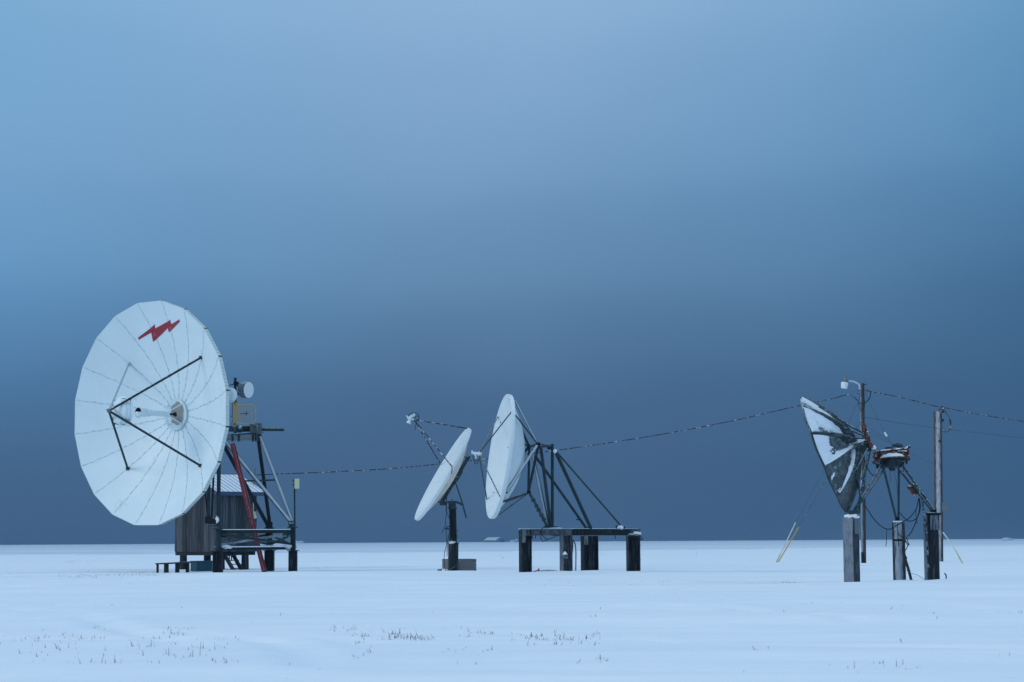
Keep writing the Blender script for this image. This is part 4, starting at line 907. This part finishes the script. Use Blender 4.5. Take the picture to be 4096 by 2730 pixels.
# hoses by the middle post
mb = MB(); mb.path(smooth([kC(*q, 59.9) for q in ((1110,470),(1115,600),(1160,680),(1210,715),(1215,820),(1215,920),(1240,1050),(1300,1250),(1345,1425))]), lambda t: .012+.03*sstep(.35, .6, t), 8)
for pl_ in (((1210,720),(1260,710),(1290,790),(1305,830),(1270,800),(1240,740)), ((1240,770),(1285,830),(1240,920),(1215,880)), ((1235,920),(1245,1000),(1275,1050)), ((1120,600),(1125,760),(1140,855))): mb.path(smooth([kC(x, y, 59.8) for x, y in pl_]), .014)
parts(mb, 'hose', m_cabledk, thing('hose_bundle', 'thick black hose and tangled cables hanging down the middle post', 'hose', kC(1345, 1420, 59.9)))
mb = MB()
for pl_, r_ in ((((1512,50),(1535,250),(1558,400),(1570,600),(1600,850),(1615,1100),(1650,1395)), .012), (((1535,50),(1552,280),(1580,480),(1600,700),(1610,900),(1640,1200)), .011)): mb.path(smooth([kC(x, y, 58.2) for x, y in pl_]), r_)
parts(mb, 'cable', m_cable, thing('cable_run', 'pair of frosted cables running down the left side of the rightmost post', 'cable', kC(1650, 1390, 58.2)))
single(MB().path(smooth([kC(*q, 59.5) for q in ((1195,1200),(1270,1250),(1330,1290),(1450,1330),(1560,1402))]), .006), 'loose_wire', m_wire, 'thin loose wire sagging between the middle and rightmost posts near the snow', 'wire', kC(1560, 1400, 59.5))
cs = [kC(*q, 58.8) for q in ((1890,1292),(1915,1330),(1918,1365),(1905,1410))]
single(MB().path(smooth(cs), .018), 'cable_stub', m_cabledk, 'short curved black cable end poking out of the snow right of the posts', 'cable', cs[-1])

# ================================================================== POLES AND LINES
pb = on(3455, 2250, 104); ptp = P(3448.5, 1534, 104)
p1 = thing('utility_pole', 'thin grey timber pole behind the derelict dish with a street lamp at its top', 'utility pole', pb+Z*.12, 'timber poles')
part(MB().tube(pb, V(ptp.x, 104, ptp.z), .125, .115, n=20), 'timber', m_pole, p1)
part(MB().tube(pb+Z*.1, V(pb.x-.004, 104, P(3455, 2210, 104).z), .1275, .126, n=20), 'charred_base', m_char, p1)
mb = MB()
for x, y in ((715,215),(715,245),(790,155),(735,350),(775,495),(740,550),(795,212)): mb.tube(kA(x-12, y, 103.85), kA(x+12, y, 103.85), .025); 
mb.path([V(kA(752, 350, 103.8).x+.16*math.cos(t/3), 103.84, kA(752, 350, 103.8).z+.42*math.sin(t/3)) for t in range(20)], .015)
parts(mb, 'line_hardware', m_steel, p1)
mb = MB(); 
lp = thing('street_lamp', 'street lamp with white shade on a curved arm at the top of the thin pole', 'street lamp', P(3436, 1545, 103.8))
part(MB().path(smooth([kA(*q, 103.8) for q in ((727,205),(727,165),(705,142),(665,124),(612,117))]), .045, 8), 'arm', m_strutw, lp)
part(MB().lathe(kA(580, 125, 103.8), Z, [(.10, -.02), (.14, 0), (.13, .12), (.09, .16), (.08, .26), (.05, .28), (.05, .35), (0, .36)], 16), 'lamp_housing', m_grey, lp)
part(MB().lathe(kA(572, 130, 103.8), V(-.12, 0, -1), [(0, 0), (.16, .0), (.19, .06), (.155, .32), (0, .32)], 8), 'lamp_shade', m_radome, lp)
pb2 = on(3754, 2240, 112); pt2 = P(3751, 1648, 112)
p2 = thing('utility_pole', 'stout brown timber pole at the right with a frost stripe down its front', 'utility pole', pb2+Z*.12, 'timber poles')
part(MB().tube(V(P(3756, 2241, 112).x, 112, pb2.z), V(pt2.x, 112, pt2.z), .232, .225, n=24), 'timber', m_pole2, p2)
parts(MB().obox(P(3779, 2029, 111.8), V(.17, 0, 0), V(0, .1, 0), Z*.26), 'junction_box', m_grey, p2)
mb = MB(); kE = crop(3700, 1600, 2.063)
mb.path(smooth([kE(*q, 111.8) for q in ((145,95),(165,95),(200,150),(215,195),(205,245),(175,265),(148,262))]), .022); mb.path(smooth([kE(*q, 111.8) for q in ((155,90),(190,130),(208,200),(190,245),(150,250))]), .018); mb.ball(kE(143, 82, 111.8), .16, .12, .14, rough=.8)
mb.box(kE(146, 170, 111.8), .12, .1, .14); mb.box(kE(122, 342, 111.75), .15, .06, .12)
parts(mb, 'cable_loop', m_cable, p2)
def wire(pts, r, name, mat, label, cat, k=8):
    return single(MB().path(smooth(pts, k), r, 6), name, mat, label, cat, pts[-1])
wire([P(*q) for q in ((1021,1901,100.2),(1114,1897,100.4),(1340,1888,100.8),(1567,1875,101.2),(1758,1857,101.5),(2000,1830,102),(2228,1802,102.3),(2450,1770,102.7),(2629,1741,103),(2800,1710,103.2),(2959,1678,103.4),(3160,1632,103.6),(3252,1612,103.7),(3328,1596,103.8),(3393,1579,103.85),(3415,1588,103.85),(3439,1614,103.85))], .022, 'power_cable', m_cable, 'long sagging frosted cable from the hut roof pipe to the thin pole', 'cable', 10)
wire([P(*q) for q in ((3463,1563,104),(3483,1567,104.2),(3600,1590,107.5),(3720,1620,110.5),(3777,1632,112),(3884,1652,115),(3991,1671,118),(4096,1687,121),(4300,1714,127))], .031, 'power_cable', m_cable, 'thick frosted cable from the thin pole over the top of the stout brown pole', 'cable', 10)
wire([P(*q) for q in ((3457,1669,104),(3500,1677,104.6),(3560,1687,106),(3715,1709,110),(3816,1721,114),(4096,1753,120),(4250,1768,126))], .013, 'thin_line', m_wire, 'faint thin wire below the thick cable, running right from the thin pole', 'wire')
wire([P(*q) for q in ((3483,1567,104),(3479,1592,103.9),(3462,1612,103.9))], .026, 'drip_loop', m_cabledk, 'black drip loop of cable at the right of the thin pole top', 'cable')
def guy(a, ins, g0, g1, label, gmat, name='guy_wire', rg=.03):
    b = P(*g1); t = thing(name, label, 'guy wire', V(b.x, b.y, H(b.x, b.y)))
    pts = [P(*q) for q in a]; b = V(b.x, b.y, H(b.x, b.y)-.05)
    part(MB().path(smooth(pts+[P(*g0)], 8), .010, 5), 'wire', m_wire, t)
    m_ = P(*g0).lerp(b, .45)+V(.03, 0, .04); part(MB().path(smooth([P(*g0), m_, b], 8), rg, 8), 'guard', gmat, t)
    if ins: part(MB().tube(P(*ins[0]), P(*ins[1]), .05, n=8), 'insulator', m_radome, t)
    return t
m_guardw = M('white_guy_guard', (.55, .62, .58), .5, var=.2, vs=2, c2=(.40, .36, .10), c2amt=.42, c2scale=.6)
m_guardy = M('yellow_guy_guard', (.50, .30, .035), .5, var=.2, vs=2, c2=(.5, .55, .5), c2amt=.25, c2scale=1.2)
guy([(3437,1600,103.9),(3424,1625,104),(3368,1745,105),(3290,1890,107)], None, (3182,2091,110), (3104,2249,112), 'guy wire from the thin pole with a whitish guard, left of the pair', m_guardw)
guy([(3439,1692,103.9),(3380,1790,105),(3310,1910,107)], None, (3195,2109,110), (3111,2249,112), 'guy wire from the thin pole with a bright yellow guard, right of the pair', m_guardy)
guy([(3461,1573,104),(3500,1655,103.9),(3539,1731,103.8),(3560,1768,103.8),(3660,1945,103)], ((3538,1730,103.8),(3548,1746,103.8)), (3772,2130,102.5), (3853,2252,102), 'guy wire with pale yellow guard slanting to the snow right of the brown pole', m_guardw)
for i, (a, b, lb_) in enumerate((((3460,1695,103.9),(3536,1752,103),'upper of the thin stay wires from the thin pole to the rusty turntable'), ((3465,1722,103.9),(3570,1778,103),'lower of the thin stay wires from the thin pole to the rusty turntable'))):
    pa_, pb_ = P(*a), P(*b); single(MB().path(smooth([pa_, (pa_+pb_)/2-Z*.05, pb_, pb_+(pb_-pa_)*1.6+Z*.1]), .010, 5), 'stay_wire', m_wire, lb_, 'wire', pa_)

# ================================================================== FAR THINGS
kG = crop(1900, 2120, 11.765); YF = 1300
def at_far(x, y): p = kG(x, y, YF); return p
fh = thing('distant_house', 'tiny faded house with snowy roof and teal gable on the horizon', 'house', V(at_far(700, 590).x, YF, H(0, YF)))
zb_ = H(0, YF)-.3; xl, xm, xr = at_far(445, 0).x, at_far(970, 0).x, at_far(1335, 0).x; zt_ = at_far(0, 478).z; zr = at_far(0, 358).z; xp = at_far(1160, 0).x
m_fw = M('far_grey_wall', (.12, .17, .22), .8, var=.1, vs=.1); m_ft = M('far_teal_wall', (.07, .26, .36), .7, var=.1, vs=.1); m_fs = M('far_snow_roof', (.50, .62, .74), .8, var=.05, vs=.1)  # pale low-contrast tones, distance haze mixed into the colours
part(MB().add([V(xl, YF, zb_), V(xm, YF-3, zb_), V(xm, YF-3, zt_), V(xl, YF, zt_), V(xl+4, YF+9, zb_), V(xl+4, YF+9, zt_)], [(0, 1, 2, 3), (0, 3, 5, 4)]), 'wall', m_fw, fh)
part(MB().add([V(xm, YF-3, zb_), V(xr, YF+3, zb_), V(xr, YF+3, zt_+.4), V(xp, YF, zr-.1), V(xm, YF-3, zt_), V(xl+4, YF+9, zb_), V(xl+4, YF+9, zt_)], [(0, 1, 2, 3, 4), (1, 5, 6, 2)]), 'gable_wall', m_ft, fh)
rl = at_far(590, 0).x
part(MB().loft([V(xl-.3, YF-.5, zt_-.1), V(xm+.1, YF-3.5, zt_-.1), V(xp, YF, zr), V(rl, YF+3, zr)], [V(xl-.3, YF-.5, zt_-.35), V(xm+.1, YF-3.5, zt_-.35), V(xp, YF, zr-.25), V(rl, YF+3, zr-.25)]).loft([V(xr, YF+3, zt_+.5), V(xl+4, YF+9, zt_+.2), V(rl, YF+3, zr), V(xp, YF, zr)], [V(xr, YF+3, zt_+.3), V(xl+4, YF+9, zt_), V(rl, YF+3, zr-.2), V(xp, YF, zr-.2)]), 'roof', m_fs, fh)
part(MB().box(V(at_far(1400, 0).x, YF+2, (zb_+zt_)/2+.6), at_far(1460, 0).x-at_far(1340, 0).x, 4, zt_-zb_+.5), 'annex', m_fw, fh)
sh = at_far(1925, 0).x
fs_ = thing('distant_shed', 'tiny snow-roofed shed on the horizon left of the stand', 'shed', V(sh, YF, H(0, YF)))
part(MB().box(V(sh+.3, YF, H(0, YF)+.4), 2.0, 2, 1.4), 'wall', m_ft, fs_); part(MB().loft([V(sh-1.1, YF-1.2, H(0, YF)+.9), V(sh+.9, YF-1.2, H(0, YF)+.9), V(sh+1.3, YF+1, H(0, YF)+1.75), V(sh-.5, YF+1, H(0, YF)+1.75)], [V(sh-1.1, YF-1.2, H(0, YF)+.75), V(sh+.9, YF-1.2, H(0, YF)+.75), V(sh+1.3, YF+1, H(0, YF)+1.6), V(sh-.5, YF+1, H(0, YF)+1.6)]), 'roof', m_fs, fs_)
for x, y, rx, rz_, lb_ in ((at_far(1765, 0).x, YF-20, 1.5, 1.3, 'tiny round snow heap on the horizon beside the distant shed'), (P(1190, 2160, YF).x, YF, 1.9, 1.5, 'small snow heap on the horizon just right of the panel antenna pole'), (P(1206, 2160, YF).x, YF, 1.5, 1.2, 'second smaller snow heap on the horizon right of the panel antenna'), (P(4028, 2150, 900).x, 900, 2.6, 1.0, 'low snow hummock on the horizon near the right edge')):
    single(MB().ball(V(x, y, H(x, y)+.1), rx, 1.5, rz_, rough=.6), 'snow_heap', m_fs, lb_, 'snow heap', V(x, y, H(x, y)))

# ================================================================== GRASS
def ray_ground(u, v):
    d = CF*F + CR*(u-2048) - CU*(v-1365)
    if d.z >= -1e-6: return None
    t = CZ/-d.z; p = V(0, 0, CZ)+d*t
    for _ in range(6):
        p = V(0, 0, CZ)+d*((CZ-H(p.x, p.y))/-d.z)
    return p
m_grass = M('dry_stubble', (.085, .075, .07), .9, var=.5, vs=40, c2=(.13, .06, .055), c2amt=.35, c2scale=30)
mb = MB(); rg = random.Random(3)
regions = [((0,420),(2535,2585),45,.6), ((20,900),(2585,2660),60,1.2), ((30,380),(2548,2568),50,.7), ((560,800),(2540,2560),18,.6), ((650,780),(2512,2548),34,1.), ((380,460),(2510,2520),8,.6),
  ((640,1000),(2560,2585),50,.6), ((850,950),(2640,2660),16,.9), ((1320,1700),(2515,2545),44,1.0), ((1430,1750),(2545,2580),90,.9), ((1560,1740),(2550,2572),80,1.1), ((1840,1940),(2530,2552),30,.9), ((1900,2100),(2528,2540),26,.6),
  ((2030,2400),(2535,2580),90,.9), ((2150,2300),(2560,2582),50,.9), ((1420,2000),(2578,2612),26,.7), ((2290,2430),(2622,2655),26,.8), ((1370,1460),(2612,2630),8,.7), ((2100,2500),(2555,2580),30,.7),
  ((0,560),(2296,2312),160,.55), ((300,680),(2288,2312),420,.55), ((380,700),(2330,2340),40,.5), ((380,520),(2405,2425),20,.5), ((250,370),(2240,2258),80,.4), ((560,640),(2288,2305),70,.5),
  ((3090,3185),(2328,2340),60,.6), ((2900,3090),(2330,2350),20,.5), ((3640,3800),(2455,2475),20,.7), ((3980,4096),(2445,2462),20,.7), ((3160,3620),(2392,2425),12,.6), ((3370,3680),(2640,2700),18,1.0), ((3700,4050),(2620,2640),14,.7),
  ((3000,3120),(2590,2650),5,.9), ((2420,3000),(2330,2345),40,.5), ((3680,4060),(2200,2240),90,.4), ((2280,2420),(2205,2232),60,.4), ((1880,2060),(2190,2240),30,.4), ((3400,3620),(2190,2280),60,.45), ((2500,3300),(2190,2230),60,.4), ((1250,1330),(2270,2282),16,.8),
  ((0,4096),(2350,2720),90,.7), ((1300,3000),(2320,2480),40,.6), ((2050,2700),(2315,2345),60,.5)]
for (u0, u1), (v0, v1), n_, sc_ in regions:
    n_ = int(n_*1.6)
    cl = [(rg.uniform(u0, u1), rg.uniform(v0, v1)) for _ in range(max(2, n_//7))]
    for _ in range(n_):
        if rg.random() < .65: cx_, cy_ = rg.choice(cl); u = min(max(rg.gauss(cx_, (u1-u0)*.03+4), u0), u1); v = min(max(rg.gauss(cy_, 2.5), v0-4), v1+4)
        else: u, v = rg.uniform(u0, u1), rg.uniform(v0, v1)
        p = ray_ground(u, v)
        if not p or p.y > 400: continue
        h_ = rg.choice((.012, .018, .028, .05))*sc_*rg.uniform(.6, 1.4)*(1+p.y/110); wd = .0028*rg.uniform(.7, 1.5)*(1+p.y/55)
        ln = V(rg.gauss(0, .25), rg.gauss(0, .25), 1)*h_; a = rg.uniform(0, 3.14); s_ = V(math.cos(a), math.sin(a)*.3, 0)*wd
        b0 = p-Z*.01; t2 = V(0, wd, 0)
        mb.add([b0-s_, b0+s_, b0+t2, b0+ln+s_*.3, b0+ln-s_*.3], [(0, 1, 3, 4), (1, 2, 3), (2, 0, 4), (2, 4, 3)])
go = single(mb, 'dry_grass', m_grass, '', None, V(0, 20, 0)); go['kind'] = 'stuff'; go['label'] = 'sparse dry grass stubs poking through the snow'

# ------------------------------------------------------------------ haze over the flats
hz = MB().obox(V(0, 4200, 5.75), V(6200, 0, 0), V(0, 4900, 0), V(0, 0, 7.25))
hm = bpy.data.materials.new('haze_air'); hm.use_nodes = True; t = hm.node_tree; t.nodes.clear()
ho = t.nodes.new('ShaderNodeOutputMaterial'); hv = t.nodes.new('ShaderNodeVolumePrincipled'); t.links.new(hv.outputs[0], ho.inputs['Volume'])
hv.inputs['Density'].default_value = .00045; hv.inputs['Color'].default_value = (.20, .35, .52, 1)
h_o = single(hz, 'haze', hm, '', None, V(0, 4200, 0)); h_o['kind'] = 'stuff'; h_o['label'] = 'thin blue haze over the snow flats'
